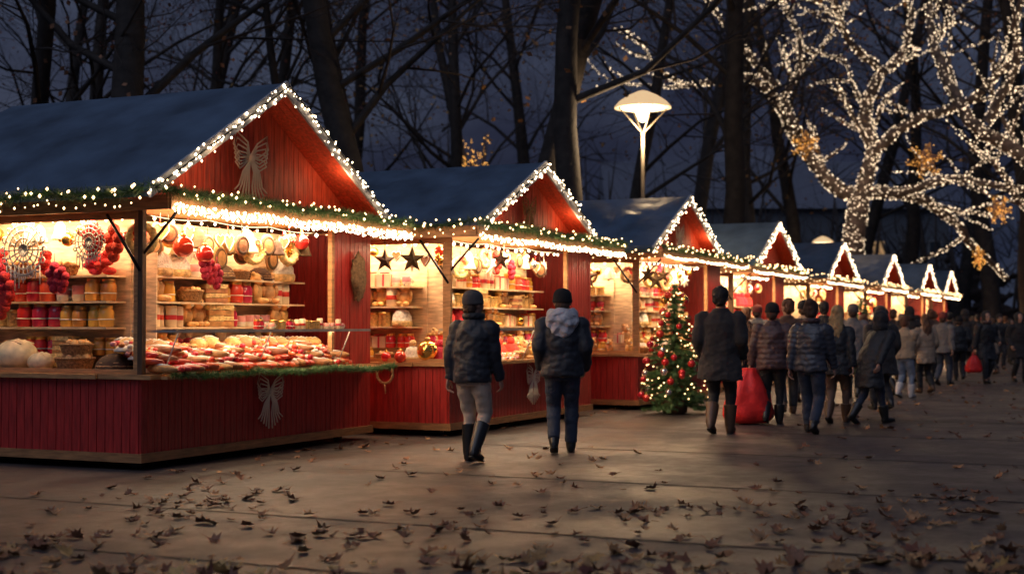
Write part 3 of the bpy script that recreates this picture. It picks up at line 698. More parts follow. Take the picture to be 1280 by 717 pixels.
for sx in (-1,1): b_.sph((sx*.035,0,.2),.016,0,8,6); b_.sph((sx*.055,-.02,.09),(.018,.02,.04),0,8,6); b_.sph((sx*.03,-.05,.02),(.022,.04,.02),0,8,6); b_.sph((sx*.016,-.052,.17),.005,2,6,4)
b_.sph((0,-.05,.152),(.018,.014,.013),1,8,6)
proto('pl','plush_bear',b_,[m_crust,m_ivory,m_blk],'small sitting plush bear toy','toy')
b_=MB(); b_.lathe([(.05,0),(.045,.02),(.03,.03),(.045,.06),(.05,.09),(.02,.11),(.03,.125),(.032,.15),(.02,.165),(.03,.167),(.024,.2),(.02,.205)],14,ms=[0,0,0,0,0,1,1,1,2,2,2])
proto('nd','wooden_figurine',b_,[m_rband,m_pale,m_dkbrown],'turned wooden figurine with red coat and hat','figurine')
def starpoly(n,r1,r2): return [((r1 if k%2==0 else r2)*math.sin(math.pi*k/n),(r1 if k%2==0 else r2)*math.cos(math.pi*k/n)) for k in range(2*n)]
def star3d(b_,n,r1,r2,th,c,m=0):
    P=starpoly(n,r1,r2); vs=[(c[0]+x,c[1],c[2]+z) for x,z in P]+[(c[0],c[1]-th,c[2]),(c[0],c[1]+th,c[2])]; k=2*n
    b_.add(vs,[(i,(i+1)%k,k) for i in range(k)]+[((i+1)%k,i,k+1) for i in range(k)],m)
b_=MB(); star3d(b_,5,.14,.055,.03,(0,0,-.15)); b_.tube([(0,0,-.02),(0,0,.08)],[.003]*2,4)
proto('ws','wooden_star',b_,[m_dkbrown],'dark wooden star hanging in stall opening','star')
b_=MB(); star3d(b_,8,.1,.05,.03,(0,0,-.11)); b_.tube([(0,0,-.02),(0,0,.06)],[.003]*2,4)
proto('ps','paper_star',b_,[m_ivory],'ivory paper star hanging in stall','star')
b_=MB()
for q,(x,z) in enumerate(((0,-.04),(-.04,-.09),(.04,-.09),(-.02,-.15),(.03,-.15),(0,-.2))): b_.sph((x,0,z),.038,0,10,8)
b_.tube([(0,0,-.02),(0,0,.06)],[.003]*2,4)
proto('pp','pompom_cluster',b_,[m_rknit],'hanging cluster of red pompoms','pompoms')
b_=MB(); 
for r in (.05,.1,.16,.21): b_.torus((0,0,-.22),r,.009,0,28,4,axis='y')
for q in range(16):
    a=q*math.pi/8; b_.tube([(0,0,-.22),(.21*math.cos(a),0,-.22+.21*math.sin(a))],[.007]*2,4); b_.torus((.225*math.cos(a),0,-.22+.225*math.sin(a)),.025,.008,0,10,4,axis='y')
for q in range(9): b_.tube([(-.18+q*.045,0,-.35),(-.18+q*.045,0,-.5-.06*math.sin(q*.8))],[.009,.007],4)
proto('ld','lace_doily',b_,[m_ivory],'white crocheted lace doily with fringe hanging in stall','lace')
b_=MB()
for q in range(7): b_.sph((.05*math.cos(q*2.1),.03*math.sin(q*1.7),.03+.022*q),(.055-.003*q,.05,.03),0,10,6)
proto('rk','folded_knitwear',b_,[m_rknit],'heap of folded red knitwear','knitwear')
b_=MB(); 
for q in range(4): b_.box(-.1,.1,-.08,.08,.002+q*.035,.033+q*.035,q%2)
proto('fb','folded_blanket_stack',b_,[m_brown,m_straw],'stack of folded brown and cream blankets','blankets')
b_=MB(); b_.sph((0,0,.11),(.13,.16,.11),0,22,14)
for q in range(3): b_.tube([(-.06+q*.06,-.1,.19),(-.05+q*.06,0,.222-.01*abs(q-1)),(-.04+q*.06,.1,.19)],[.004,.007,.004],5,0)
proto('mu','round_loaf',b_,[m_pale],'large pale rounded loaf on counter','bread')
b_=MB(); b_.lathe([(.16,0),(.165,.02),(.15,.03),(.14,.08),(.11,.12),(.06,.15),(.01,.16)],24,wob=.03)
for q in range(5): b_.torus((0,0,.03+q*.026),.148-.003*q*q*1.6,.008,1,24,5,wob=.3)
proto('dm','woven_dome',b_,[m_dkbrown,m_wick],'dark woven dome shaped basket with ridges','basket')
b_=MB(); b_.lathe([(.085,0),(.085,.012),(.06,.035),(.01,.045)],16,1)
for q in range(16):
    a=q*2.4; r=.012*q**.85; b_.sph((r*math.cos(a),r*math.sin(a),.05-.0018*q+.010*(q%3)),(.022,.022,.018),q%4,8,6)
proto('sw','sweet_pile',b_,[m_rband,m_ivory,m_orange,m_pink],'small pile of wrapped sweets','sweets')
b_=MB(); b_.lathe([(.1,0),(.13,.02),(.13,.022),(.03,.02)],20); 
for q in range(10):
    a=q*2.4; r=.02+.008*q; b_.sph((r*math.cos(a),r*math.sin(a),.035+.015*((q*7)%3)/2),(.03,.03,.014),1+q%2,10,6)
proto('cp','cookie_plate',b_,[m_ivory,m_brown,m_crust],'plate of iced gingerbread cookies','cookies')

def put(key,mw,x,y,z,rz=0,s=1,grp=None):
    n,me,lab,cat=PROTO[key]; o=bpy.data.objects.new(n,me); COL.objects.link(o)
    o.matrix_world=mw@TM(x,y,z,rz,s=s); o['label']=lab; o['category']=cat; o['group']=grp or (cat+' goods on market stalls'); return o
GW={'jr':.11,'ja':.11,'ca':.095,'mg':.115,'bx':.13,'tn':.118,'tl':.115,'kr':.2,'kw':.2,'pl':.13,'bs':.28,'br':.28,'fb':.215,'cp':.27,'rk':.14,'sw':.16,'mu':.34,'gb':.105,'rb':.105,'nd':.105,'dm':.33}
def fill(mw,along,a0,a1,fix,z,kinds,sc=1,run=(3,6),prot=0,jz=0):
    a=a0; last=None
    while a<a1:
        k=R.choice([q for q in kinds if q!=last] or kinds); last=k; n=R.randint(*run)
        if GW[k]>.2: n=1
        s_k=sc*R.uniform(.85,1.15)
        for _ in range(n):
            w=GW[k]*s_k
            if a+w>a1: return
            s=s_k*R.uniform(.95,1.06); f=fix+R.uniform(-.04,.03)
            if k in('bs','dm'): s*=.72
            base=z+(.11*s if k in('gb','rb') else 0)+.002
            if along=='x': put(k,mw,a+w/2,f,base,R.uniform(-.4,.4)+prot,s)
            else: put(k,mw,f,a+w/2,base,-math.pi/2+R.uniform(-.4,.4)+prot,s)
            a+=w
        a+=.004
def hang(mw,along,a0,a1,fix,z,kinds,sp=.2,smin=.9,smax=1.3):
    a=a0
    while a<a1:
        k=R.choice(kinds); s=R.uniform(smin,smax); f=fix+R.uniform(-.05,.05); zz=z-R.uniform(0,.14)
        if along=='x': put(k,mw,a,f,zz,R.uniform(-.5,.2),s)
        else: put(k,mw,f,a,zz,-math.pi/2+R.uniform(-.3,.3),s)
        a+=sp*R.uniform(.75,1.25)
for si,(mw,W,op,D,SH,xm,zp,lvl) in enumerate(STALLS):
    if si==0:
        fill(mw,'x',.70,op-.05,.5,SH[0],['ca','ja','mg','tn','jr','nd','fb','pl'],1.62,(1,4))
        fill(mw,'x',.70,op-.05,.47,SH[1],['mg','bs','tn','ca','jr','pl','nd','ja','fb'],1.62,(1,3))
        fill(mw,'x',.70,op-.05,.5,SH[2],['bs','tn','pl','mg','tl','kw','fb','ca','nd','dm'],1.5,(1,2))
        fill(mw,'x',.70,op-.05,.55,1.13,['jr','ca','nd','ja','tn','br'],1.45,(1,3))
        hang(mw,'x',.2,op-.1,.22,2.57,['wr','bd','be','gh','rb','wd','bd','wd','gb'],.17,1.3,1.9)
        hang(mw,'x',.7,op-.1,.42,2.5,['wr','be','gh','ps','wd','gb','wd'],.2,1.3,1.7)
        fill(mw,'x',1.8,op+.2,-.08,1.392,['tn','mg','ca','jr'],.8,(1,3))
        for yy,ks in ((-.12,['sg','sg','cc','st','sg','st']),(.03,['st','sg','cc','sg']),(.18,['cc','st','sg','sw','st']),(.32,['br','sw','cp','br'])):
            a=.14
            while a<op+.1:
                k=R.choice(ks); base_r=1.25+.35*math.sin(a*2.1+yy*4); put(k,mw,a,yy+R.uniform(-.03,.03),.955+(yy+.12)*.45+R.uniform(0,.025),base_r+R.uniform(-.25,.25),R.uniform(1.15,1.6)); a+=R.uniform(.07,.11) if k not in('cp','br') else .2
        for q in range(34): 
            yy=R.uniform(-.05,.3); put(R.choice(['sg','st','st','sw','cc','sg']),mw,R.uniform(.25,op),yy,1.01+(yy+.12)*.45+R.uniform(0,.03),R.uniform(.9,1.9),R.uniform(1.0,1.5))
        fill(mw,'y',.74,D-.15,.45,SH[0],['jr','ja','ca','tn'],1.6,(2,4)); fill(mw,'y',.2,.7,.4,SH[0]-.42,['jr','sw'],1.1)
        fill(mw,'y',.74,D-.15,.45,SH[1],['jr','mg','nd','ja'],1.6,(2,4))
        fill(mw,'y',.74,D-.15,.45,SH[2],['fb','rk','rk','pl','bs','ja'],1.6,(1,2))
        fill(mw,'y',.6,D-.15,.5,1.12,['tn','jr','fb','ja','bs'],1.5,(1,3))
        hang(mw,'y',.15,D-.2,.2,2.54,['be','pp','wr','gb','rb','wd','bd'],.18,1.2,1.7)
        for q,(yy,zz,k,s) in enumerate(((1.62,2.5,'ld',1.25),(.75,2.48,'ld',.85),(1.95,2.1,'pp',1.7),(1.86,2.0,'pp',1.6),(1.92,1.85,'pp',1.5),(1.2,2.1,'pp',1.4),(1.1,2.05,'pp',1.2))): put(k,mw,.08,yy,zz,-math.pi/2,s)
        for yy,k,s in ((1.82,'mu',1.55),(1.48,'mu',.95),(1.02,'bs',1.5),(.5,'dm',1.3)): put(k,mw,.2,yy,.95,0,s)
        for yy,k,s in ((1.6,'bs',1.2),(1.3,'fb',1.4),(.75,'bs',.9),(1.15,'ja',1.2)): put(k,mw,.42,yy,.95,-1.5,s)
        put('bs',mw,.22,1.02,1.11,.3,1.3)
    else:
        s0=1.55 if si<3 else 1.6
        kk=[['ca','jr','bx','rb','mg','nd'],['kr','bx','gb','jr','tn','pl'],['pl','kw','tn','ca','fb','nd'],['ja','jr','bx','ca','pl']]
        if si<3:
            for q,z in enumerate(SH): fill(mw,'x',.70,op-.05,.5,z,kk[(q+si)%4],s0,(1,3)); fill(mw,'y',.78,D-.15,.45,z,kk[(q+si+1)%4],s0,(1,3))
            hang(mw,'x',.3,op-.1,.3,2.54,['rb','wr','ps','gb','sb','gh','be','pp','wd'],.18,1.2,1.7)
            hang(mw,'y',.25,D-.3,.2,2.5,['ps','wr','gb','gh','be'],.2,1.2,1.6)
            fill(mw,'x',.1,op-.1,.0,.952,['cp','sw','bs','pl'],1.1,(1,3)); fill(mw,'x',.1,op-.1,.25,.952,['kr','bx','jr','pl','kw'],1.3,(1,3))
            fill(mw,'y',.5,D-.3,.2,.952,['bs','pl','kw','ja'],1.3,(1,2)); fill(mw,'x',.2,op-.2,.45,1.13,['pl','jr','bx'],1.3,(1,2)); fill(mw,'y',.75,D-.2,.48,1.13,['jr','bx','ja'],1.4,(1,3))
        elif si<6:
            for q,z in enumerate(SH): fill(mw,'x',.70,op-.05,.5,z,kk[(q+si)%4],s0,(2,4)); 
            for q,z in enumerate(SH[:2]): fill(mw,'y',.78,D-.15,.45,z,kk[(q+si+1)%4],s0,(2,4))
            hang(mw,'x',.3,op-.1,.3,2.48,['rb','wr','ps','gb'],.4); fill(mw,'x',.1,op-.1,.1,.952,['bs','bx','jr'],1.3,(1,3))
        else:
            fill(mw,'x',.70,op-.05,.5,SH[1],kk[si%4],2.0,(1,2)); fill(mw,'x',.1,op-.1,.1,.952,['bs','bx','jr'],2,(1,2))
mw2=STALLS[1][0]
for x,y,z,k,s in ((-.0,.55,2.5,'ws',1.35),(-.02,.95,2.47,'ws',1.2),(1.35,-.1,2.5,'ws',1.1)): put(k,mw2,x,y,z,-.7,s)
mw3=STALLS[2][0]
for x,y,z,s in ((.4,-.05,2.5,1.3),(.8,-.05,2.45,1.5),(1.2,-.05,2.5,1.2),(-.05,.9,2.5,1.6),(-.05,1.5,2.45,1.3)): put('ws',mw3,x,y,z,-.7,s)
put('gb',mw2,.05,.35,1.27,0,2.8); put('rb',mw2,.2,.05,1.1,0,1.6); put('rb',mw2,-.05,.7,1.12,0,1.6); put('rb',mw2,.02,.95,1.1,0,1.4)
put('rb',STALLS[0][0],.62,-.02,2.38,0,2.2); put('rb',STALLS[0][0],.98,-.02,2.3,0,1.9)
for q in range(3): put('pp',STALLS[0][0],1.02+.1*q,.0,2.2-.05*q,0,1.2)
def bow(name,mw,x,y,z,s,mats,label,tails=.34):
    b_=MB()
    for st_ in range(5):
        o_=(st_-2)*.026; q=.0065
        for sx in (-1,1):
            b_.tube([(0,0,o_*.2),(sx*.06,-.012-.003*st_,.06+o_),(sx*(.15+.01*st_),-.018,.085+o_*1.8),(sx*(.19+.006*st_),-.012,.02+o_*1.2),(sx*.12,0,-.03+o_),(0,0,o_*.2)],[q]*6,6)
            b_.tube([(0,-.005-.003*st_,0),(sx*(.03+.018*st_),-.014,-.1),(sx*(.02+.03*st_),-.008,-.2),(sx*(.03+.042*st_),-.012,-tails+.025*st_)],[q]*4,6)
    b_.sph((0,-.016,0),(.028,.022,.034),0,10,8)
    o=O(name,b_.mesh(name,mats)); o.matrix_world=mw@TM(x,y,z,0,s=s); top(o,label,'bow')
m_ribb=M('cream_raffia',(.95,.84,.68),.55,0,var=.08,bump=.4,bscale=150)
mw1=STALLS[0][0]
bow('ribbon_bow',mw1,1.55,-.185,3.25,1.5,[m_ribb],'looped cream raffia bow on red gable')
bow('ribbon_bow',mw1,2.15,-.045,.69,1.2,[m_ribb],'looped cream raffia bow on red counter front')
bow('ribbon_bow',mw2,2.1,-.185,3.08,1.1,[m_wick],'brown twig bow on red gable')
bow('ribbon_bow',mw2,2.55,-.045,.68,1.15,[m_ribb],'looped cream raffia bow on red front of second stall')
bow('ribbon_bow',mw3,1.7,-.185,3.05,1.1,[m_ribb],'small cream bow on red gable of third stall')
b_=MB()
pts=[V((.12*math.cos(a),-.0,.82+.12*math.sin(a)*1.0)) for a in [k*2*math.pi/20 for k in range(21)]]
b_.tube(pts,[.016+.004*(k%2) for k in range(21)],7); b_.tube([(0,0,.70),(.01,0,.56)],[.014,.01],6)
o=O('rope_wreath',b_.mesh('rope_wreath',[m_straw])); o.matrix_world=mw2@TM(-.1,.9,-.02,-1.57); top(o,'pale rope wreath hanging on red side panel','wreath')
b_=MB(); b_.sph((0,0,0),(.16,.05,.3),0,22,16)
for k,v in enumerate(b_.v):
    w=1+noise.noise(V(v)*14)*.45; b_.v[k]=(v[0]*w,v[1],v[2]*w)
o=O('fur_pelt',b_.mesh('fur_pelt',[M('fur',(.22,.13,.07),.95,var=.5,scale=30,bump=1,bscale=60)])); o.matrix_world=mw1@TM(4.08,-.05,2.05); top(o,'brown fur pelt hanging on red end wall','pelt')
g1=MB(); pts=sagline((.15,-.26,.95),(4.35,-.42,.93),30,.02,.012); needles(g1,pts,.065,.009,8); o=O('counter_garland',g1.mesh('counter_garland',[m_green,m_pneedle])); o.matrix_world=mw1; top(o,'green tinsel garland along stall counter edge','garland')
g1=MB(); g1.prism([(.1,-.16,.902),(4.3,-.16,.902),(4.3,-.40,.902),(.1,-.24,.902)],(0,0,.03)); o=O('counter_ledge',g1.mesh('counter_ledge',[m_trim]),bpy.data.objects['market_stall'])
print('goods',time.time()-T0,len(bpy.data.objects))

# ================================================================ CHRISTMAS TREE
def xtree(px,fy,h,r,lab,n=1,depth=None):
    d=depth or gd(fy); e=bpy.data.objects.new('christmas_tree',None); COL.objects.link(e); e.location=(gx(px,d),d,0); top(e,lab,'christmas tree')
    b_=MB(); b_.tube([(0,0,0),(0,0,h*.95)],[.05,.01],8); O('trunk',b_.mesh('trunk',[m_bark]),e)
    b_=MB(); b_.lathe([(.16,0),(.2,.02),(.22,.2),(.2,.22),(.17,.21)],16); O('pot',b_.mesh('pot',[m_dkbrown]),e)
    b_=MB(); lv=int(h/.085)
    for q in range(lv):
        f=q/lv; z=.16+(h-.2)*f; L_=r*(1-f)**.8+.05; nb=int(7+11*(1-f))
        for k in range(nb):
            a=R.uniform(0,6.283); l=L_*R.uniform(.6,1.25); dr=V((math.cos(a),math.sin(a),0))
            p=[V((0,0,z)),V((0,0,z-.02))+dr*l*.5,V((0,0,z-.02-.12*l))+dr*l*.85,V((0,0,z-.10*l))+dr*l]
            needles(b_,p,.055,.018,6)
            for sgn in (-1,1):
                s2=V((-dr.y,dr.x,0))*sgn; m0=p[1].lerp(p[2],.4); needles(b_,[m0,m0+s2*l*.24+dr*l*.18+V((0,0,-.02))],.05,.018,6)
    needles(b_,[(0,0,h-.1),(0,0,h+.05)],.04,.01,6)
    O('foliage',b_.mesh('foliage',[m_green,m_green]),e)
    b_=MB()
    for k in range(int(130*n)):
        f=R.random()**1.3; z=.25+(h-.3)*f; a=R.uniform(0,6.283); rr=(r*(1-f)**.8+.05)*R.uniform(.8,1.06); b_.octa((rr*math.cos(a),rr*math.sin(a),z),.014)
    q=O('fairy_lights',b_.mesh('fairy_lights',[m_bulbx]),e); q['kind']='stuff'
    mw=Matrix.Translation(e.location)
    for k in range(int(54*n)):
        f=R.random()**1.2*.93; z=.34+(h-.35)*f; a=R.uniform(0,6.283); rr=(r*(1-f)**.8+.05)*1.06
        put(R.choice(['rb','rb','gb','rb','sb']),mw,rr*math.cos(a),rr*math.sin(a),z,0,R.uniform(.9,1.35),'baubles on the christmas tree')
xtree(843,516,2.2,.54,'decorated christmas tree with red and gold baubles beside stall')
xtree(1076,470,2.3,.6,'small christmas tree by the far stalls',.35)

# ================================================================ LAMPS
def lamp(px,d,ztop,s,lab,e_):
    e=bpy.data.objects.new('street_lamp',None); COL.objects.link(e); e.location=(gx(px,d),d,0); top(e,lab,'street lamp')
    zt=ztop; b_=MB(); b_.lathe([(.14,0),(.14,.05),(.08,.12),(.07,1.0),(.05,1.05),(.04,zt-.98*s),(.05,zt-.96*s),(.05,zt-.9*s)],14); O('pole',b_.mesh('pole',[M('galvanised',(.2,.17,.13),.5,.3)]),e)
    b_=MB()
    for k in range(4):
        a=k*1.571+.3; c,s_=math.cos(a),math.sin(a)
        b_.tube([(.03*c,.03*s_,zt-.92*s),(.56*s*c,.56*s*s_,zt-.40*s)],[.016,.012],6)
    O('bracket',b_.mesh('bracket',[MATS['galvanised']]),e)
    b_=MB(); b_.lathe([(.50*s,zt-.36*s),(.62*s,zt-.40*s),(.62*s,zt-.37*s),(.52*s,zt-.25*s),(.32*s,zt-.12*s),(.12*s,zt-.03*s),(.01,zt)],32); 
    O('lamp_shade',b_.mesh('lamp_shade',[M('shade_glow',(.5,.42,.3),.5,emit=(1,.66,.33),es=.75)]),e)
    b_=MB(); b_.lathe([(.02*s,zt-.70*s),(.08*s,zt-.68*s),(.13*s,zt-.58*s),(.17*s,zt-.47*s),(.48*s,zt-.405*s),(.48*s,zt-.38*s)],24); O('lantern_glass',b_.mesh('lantern_glass',[M('lamp_glass',(1,.8,.5),.4,emit=(1,.74,.42),es=5)]),e)
    l=bpy.data.lights.new('lamp_light','POINT'); l.energy=e_; l.color=(1,.7,.4); l.shadow_soft_size=.3; o=bpy.data.objects.new('lamp_light',l); COL.objects.link(o); o.location=(e.location.x,d-.2,zt-1.1*s)
lamp(804,30,6.40,.97,'tall street lamp with wide saucer shade, lit warm',380)
lamp(1029,62,5.3,.75,'distant lit street lamp behind the stalls',80)

# ================================================================ TREES
def grow(tr,tw,p,d,L,r,lv,maxl,rg,segs=5,leaf=None):
    pts=[p]; rs=[r]; c=V(p); dd=V(d)
    for i in range(segs):
        j=.10 if lv==0 else .28
        dd=(dd+V((rg.uniform(-j,j),rg.uniform(-j,j),rg.uniform(-j,j)+(.04 if lv else .02)))).normalized()
        c=c+dd*(L/segs); pts.append(c.copy()); rs.append(r*(1-(i+1)/segs*(.62 if lv==0 else .8)))
    n=[12,7,5,3,3][min(lv,4)]
    (tr if lv<2 else tw).tube(pts,rs,n,caps=False)
    if leaf is not None and lv>=maxl-1 and rg.random()<.22:
        q=pts[-1]; a=V((rg.uniform(-1,1),rg.uniform(-1,1),rg.uniform(-1,1))).normalized()*.07; b=a.orthogonal().normalized()*.05; leaf.add([q-a,q+b,q+a,q-b],[(0,1,2,3)])
    if lv>=maxl: return
    nc=[11,7,6,6][lv]
    for k in range(nc):
        t=(.34+.66*(k+rg.random())/nc) if lv==0 else (.2+.8*(k+rg.random())/nc)
        fi=t*segs; i0=min(segs-1,int(fi)); q=pts[i0].lerp(pts[i0+1],fi-i0); rr=lerp(rs[i0],rs[i0+1],fi-i0)
        base=(pts[i0+1]-pts[i0]).normalized(); o=base.orthogonal().normalized(); o=Matrix.Rotation(rg.uniform(0,6.283),3,base)@o
        an=rg.uniform(.5,1.1) if lv==0 else rg.uniform(.4,1.0)
        nd=(base*math.cos(an)+o*math.sin(an)).normalized()
        grow(tr,tw,q,nd,L*(rg.uniform(.32,.5) if lv==0 else rg.uniform(.42,.62)),rr*(.36 if lv==0 else .52),lv+1,maxl,rg,4,leaf)
TV=[]
for sd in range(5):
    rg=random.Random(100+sd); tr=MB();tw=MB();lf=MB()
    grow(tr,tw,V((0,0,-.1)),V((rg.uniform(-.08,.08),0,1)),15+rg.uniform(-1,2),.30,0,4,rg,9,lf)
    o_=len(tw.v); tw.v.extend(lf.v); tw.f.extend([tuple(i+o_ for i in f) for f in lf.f]); tw.m.extend([1]*len(lf.f)); tw.sm.extend([False]*len(lf.f))
    TV.append((tr.mesh('trunk',[m_bark]),tw.mesh('crown',[m_twig,m_leafd])))
TREES=[(165,29,0,1.1,.0,1.35),(105,38,1,1.0,0,.9),(30,33,2,1.0,0,.9),(256,40,3,1.0,.03,.7),(330,46,4,1.1,0,.8),(385,36,2,1.0,-.02,.5),(456,37,0,1.0,.02,.9),(488,31,1,1.05,-.02,1.25),(560,50,3,1.1,0,.9),
 (632,31,4,1.1,.10,1.0),(596,62,0,1.2,0,1),(718,29,3,1.1,.06,.95),(765,52,2,1.1,0,.9),(905,38,1,1.05,.03,1.1),(850,56,4,1.2,0,1),(940,60,3,1.2,0,1.0),(1000,66,0,1.2,0,1.1),(1060,75,2,1.3,0,1.1),(1130,72,1,1.3,0,1.1),(1190,80,4,1.3,0,1.2),(1240,66,3,1.3,0,1.2),(1290,60,0,1.2,0,1.3),(1345,52,1,1.1,0,1.0),(-60,30,3,1.1,0,1.1),(210,60,4,1.3,0,1.1),(60,62,1,1.3,0,1.1),(430,70,2,1.3,0,1.1),(680,75,1,1.4,0,1.1)]
for k,(px,d,v,s,ln,th) in enumerate(TREES):
    e=bpy.data.objects.new('bare_tree',None); COL.objects.link(e); e.location=(gx(px,d),d,0); e.rotation_euler=(0,0,k*1.3)
    if ln: e.rotation_mode='ZYX'; e.rotation_euler=(0,ln,k*1.3)
    e.scale=(s*th,s*th,s)
    top(e,'tall bare dark winter tree with fine twigs','tree','bare trees behind the stalls')
    O('trunk',TV[v][0],e); O('crown',TV[v][1],e)
b_=MB(); rg=random.Random(5)
for k in range(420):
    x=rg.uniform(-75,90); y=rg.uniform(85,118); h=rg.uniform(6,15); r=rg.uniform(.08,.25); b_.tube([(x,y,0),(x+rg.uniform(-.6,.6),y,h*.5),(x+rg.uniform(-1.2,1.2),y,h)],[r,r*.7,.02],5)
    for q in range(9):
        z=h*rg.uniform(.25,.95); a=rg.uniform(-1.5,1.5); b_.tube([(x,y,z),(x+a,y+rg.uniform(-1,1),z+rg.uniform(.4,1.6)),(x+a*1.8,y+rg.uniform(-1,1),z+rg.uniform(1,2.8))],[r*.35,r*.22,.01],3)
for k in range(2600):
    x=rg.uniform(-75,90); y=rg.uniform(78,100); z=abs(rg.gauss(0,2.2)); a=rg.uniform(.3,1.0)
    b_.add([(x-a,y,z),(x+a*.3,y+.3,z-a*.5),(x+a,y,z+a*.4),(x-.1,y,z+a*.8)],[(0,1,2,3)])
o=O('distant_wood',b_.mesh('distant_wood',[m_twig])); top(o,'dark far-off wood of bare trees and shrubs','trees',kind='stuff')
def building(x0,x1,y,h,rh,label,nw,lit):
    e=bpy.data.objects.new('distant_building',None); COL.objects.link(e); e.location=(x0,y,0); top(e,label,'building')
    w=x1-x0; b_=MB(); b_.box(0,w,0,12,0,h); O('wall',b_.mesh('wall',[M('dark_render',(.09,.1,.12),.8)]),e)
    b_=MB(); b_.prism([(-.5,-.6,h),(-.5,12.6,h),(-.5,6,h+rh)],(w+1,0,0)); O('roof',b_.mesh('roof',[M('slate',(.14,.15,.19),.5)]),e)
    for a in range(nw):
        for fl in range(int(h//3.2)):
            x=w*(a+.5)/nw; z=1+fl*3.2; on=R.random()<lit
            b_=MB(); b_.box(x-.6,x+.6,-.06,-.005,z,z+1.7,1); b_.box(x-.5,x+.5,-.07,-.062,z+.1,z+1.6,0); O('window',b_.mesh('window',[M('window_lit',(.6,.4,.2),.3,emit=(1,.55,.22),es=.3) if on else M('window_dark',(.03,.04,.05),.15),M('window_frame',(.2,.2,.2),.5)]),e)
building(-16,6,124,10,5,'distant dark building with pitched slate roof',9,.16)
building(9,40,130,12,5,'distant dark long building seen through trees',12,.12)
building(-70,-22,126,9,5,'distant dark low building behind the trees',14,.06)

def lit_tree(d,branches,lab,seed,dens=1.0,bulb=.032):
    rg=random.Random(seed); tr=MB(); bl=MB()
    e=bpy.data.objects.new('illuminated_tree',None); COL.objects.link(e)
    p0=branches[0][0][0]; X0=gx(p0[0],d); e.location=(X0,d,0); top(e,lab,'tree','trees wrapped in fairy lights')
    def wrap(P,rs,den):
        for i in range(len(P)-1):
            dv=P[i+1]-P[i]; L_=dv.length
            if L_<1e-4: continue
            t=dv.normalized(); a=t.orthogonal().normalized(); b=t.cross(a); rm=(rs[i]+rs[i+1])/2
            n=int(L_*den*(20+rm*190)+rg.random())
            for _ in range(n):
                an=rg.uniform(0,6.283); f=rg.random(); r=lerp(rs[i],rs[i+1],f)+.015
                c=P[i]+dv*f+(a*math.cos(an)+b*math.sin(an))*r; bl.octa(c,bulb*rg.uniform(.55,1.25))
    def twig(p,dr,L_,r,lv):
        P=[p]; dd=dr.copy(); c=p.copy()
        for k in range(6):
            dd=(dd+V((rg.uniform(-.22,.22),rg.uniform(-.22,.22),rg.uniform(-.2,.2)))).normalized(); c=c+dd*L_/6; P.append(c.copy())
        rs=[r,r*.9,r*.8,r*.7,r*.6,r*.45,r*.3]; tr.tube(P,rs,5,caps=False); wrap(P,rs,dens*(.95,.75)[lv])
        if lv<1:
            for k in range(3):
                q=P[rg.randint(2,6)]; nd=(dd*.8+V((rg.uniform(-1,1),rg.uniform(-.6,.6),rg.uniform(-.6,.9)))).normalized(); twig(q,nd,L_*.62,r*.55,lv+1)
    for bi,(poly,r0,r1,nt_) in enumerate(branches):
        P=[]; n=len(poly)
        yend=rg.uniform(-3.2,3.2) if bi else 0
        for k,(px,py) in enumerate(poly):
            z=gz(py,d) if not(bi==0 and k==0) else 0
            P.append(V((gx(px,d)-X0,yend*(k/max(1,n-1))**1.2,z)))
        Q=[]
        for k in range(len(P)-1):
            pm=P[max(k-1,0)]; p1=P[k]; p2=P[k+1]; pn=P[min(k+2,len(P)-1)]
            for s in range(5):
                t=s/5; p=.5*((2*p1)+(p2-pm)*t+(2*pm-5*p1+4*p2-pn)*t*t+(3*p1-pm-3*p2+pn)*t**3)
                if s and bi: p+=V((rg.uniform(-.05,.05),rg.uniform(-.05,.05),rg.uniform(-.05,.05)))
                Q.append(p)
        Q.append(P[-1]); rs=[lerp(r0,r1,k/(len(Q)-1)) for k in range(len(Q))]
        tr.tube(Q,rs,10,caps=False); wrap(Q,rs,dens)
        for k in range(nt_):
            i=rg.randint(5 if bi else 4,len(Q)-1); dv=(Q[i]-Q[i-1]).normalized(); nd=(dv*.8+V((rg.uniform(-.9,.9),rg.uniform(-.7,.7),rg.uniform(-.3,.9)))).normalized(); twig(Q[i],nd,rg.uniform(2.0,3.8),max(.05,rs[i]*.45),0)
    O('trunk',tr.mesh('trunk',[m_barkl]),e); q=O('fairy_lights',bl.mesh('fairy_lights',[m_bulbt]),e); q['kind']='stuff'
    l=bpy.data.lights.new('tree_glow','POINT'); l.energy=110; l.color=(1,.72,.45); l.shadow_soft_size=1.5; o=bpy.data.objects.new('tree_glow',l); COL.objects.link(o); o.location=(X0-1,d-2.5,7.5)
lit_tree(56,[([(1066,420),(1066,330),(1070,280),(1078,238)],.48,.40,0),
 ([(1076,245),(1050,235),(1025,205),(1000,165),(975,112),(940,85),(900,90),(862,94)],.32,.09,5),
 ([(1000,165),(985,122),(1008,78),(1015,30),(1000,-10)],.18,.08,5),([(975,110),(935,62),(905,20),(880,-20)],.15,.07,5),
 ([(1078,242),(1095,190),(1090,140),(1110,90),(1150,50),(1165,-10)],.33,.12,6),([(1110,90),(1062,52),(1042,-10)],.18,.08,5),
 ([(1092,190),(1140,152),(1200,132),(1240,92),(1285,60)],.23,.09,6),([(1078,242),(1130,240),(1180,257),(1215,280),(1240,305),(1290,345)],.28,.11,2),
 ([(1130,240),(1180,226),(1228,238),(1290,250)],.2,.09,4)],'large bare tree wrapped densely in warm fairy lights',3,.85,.022)
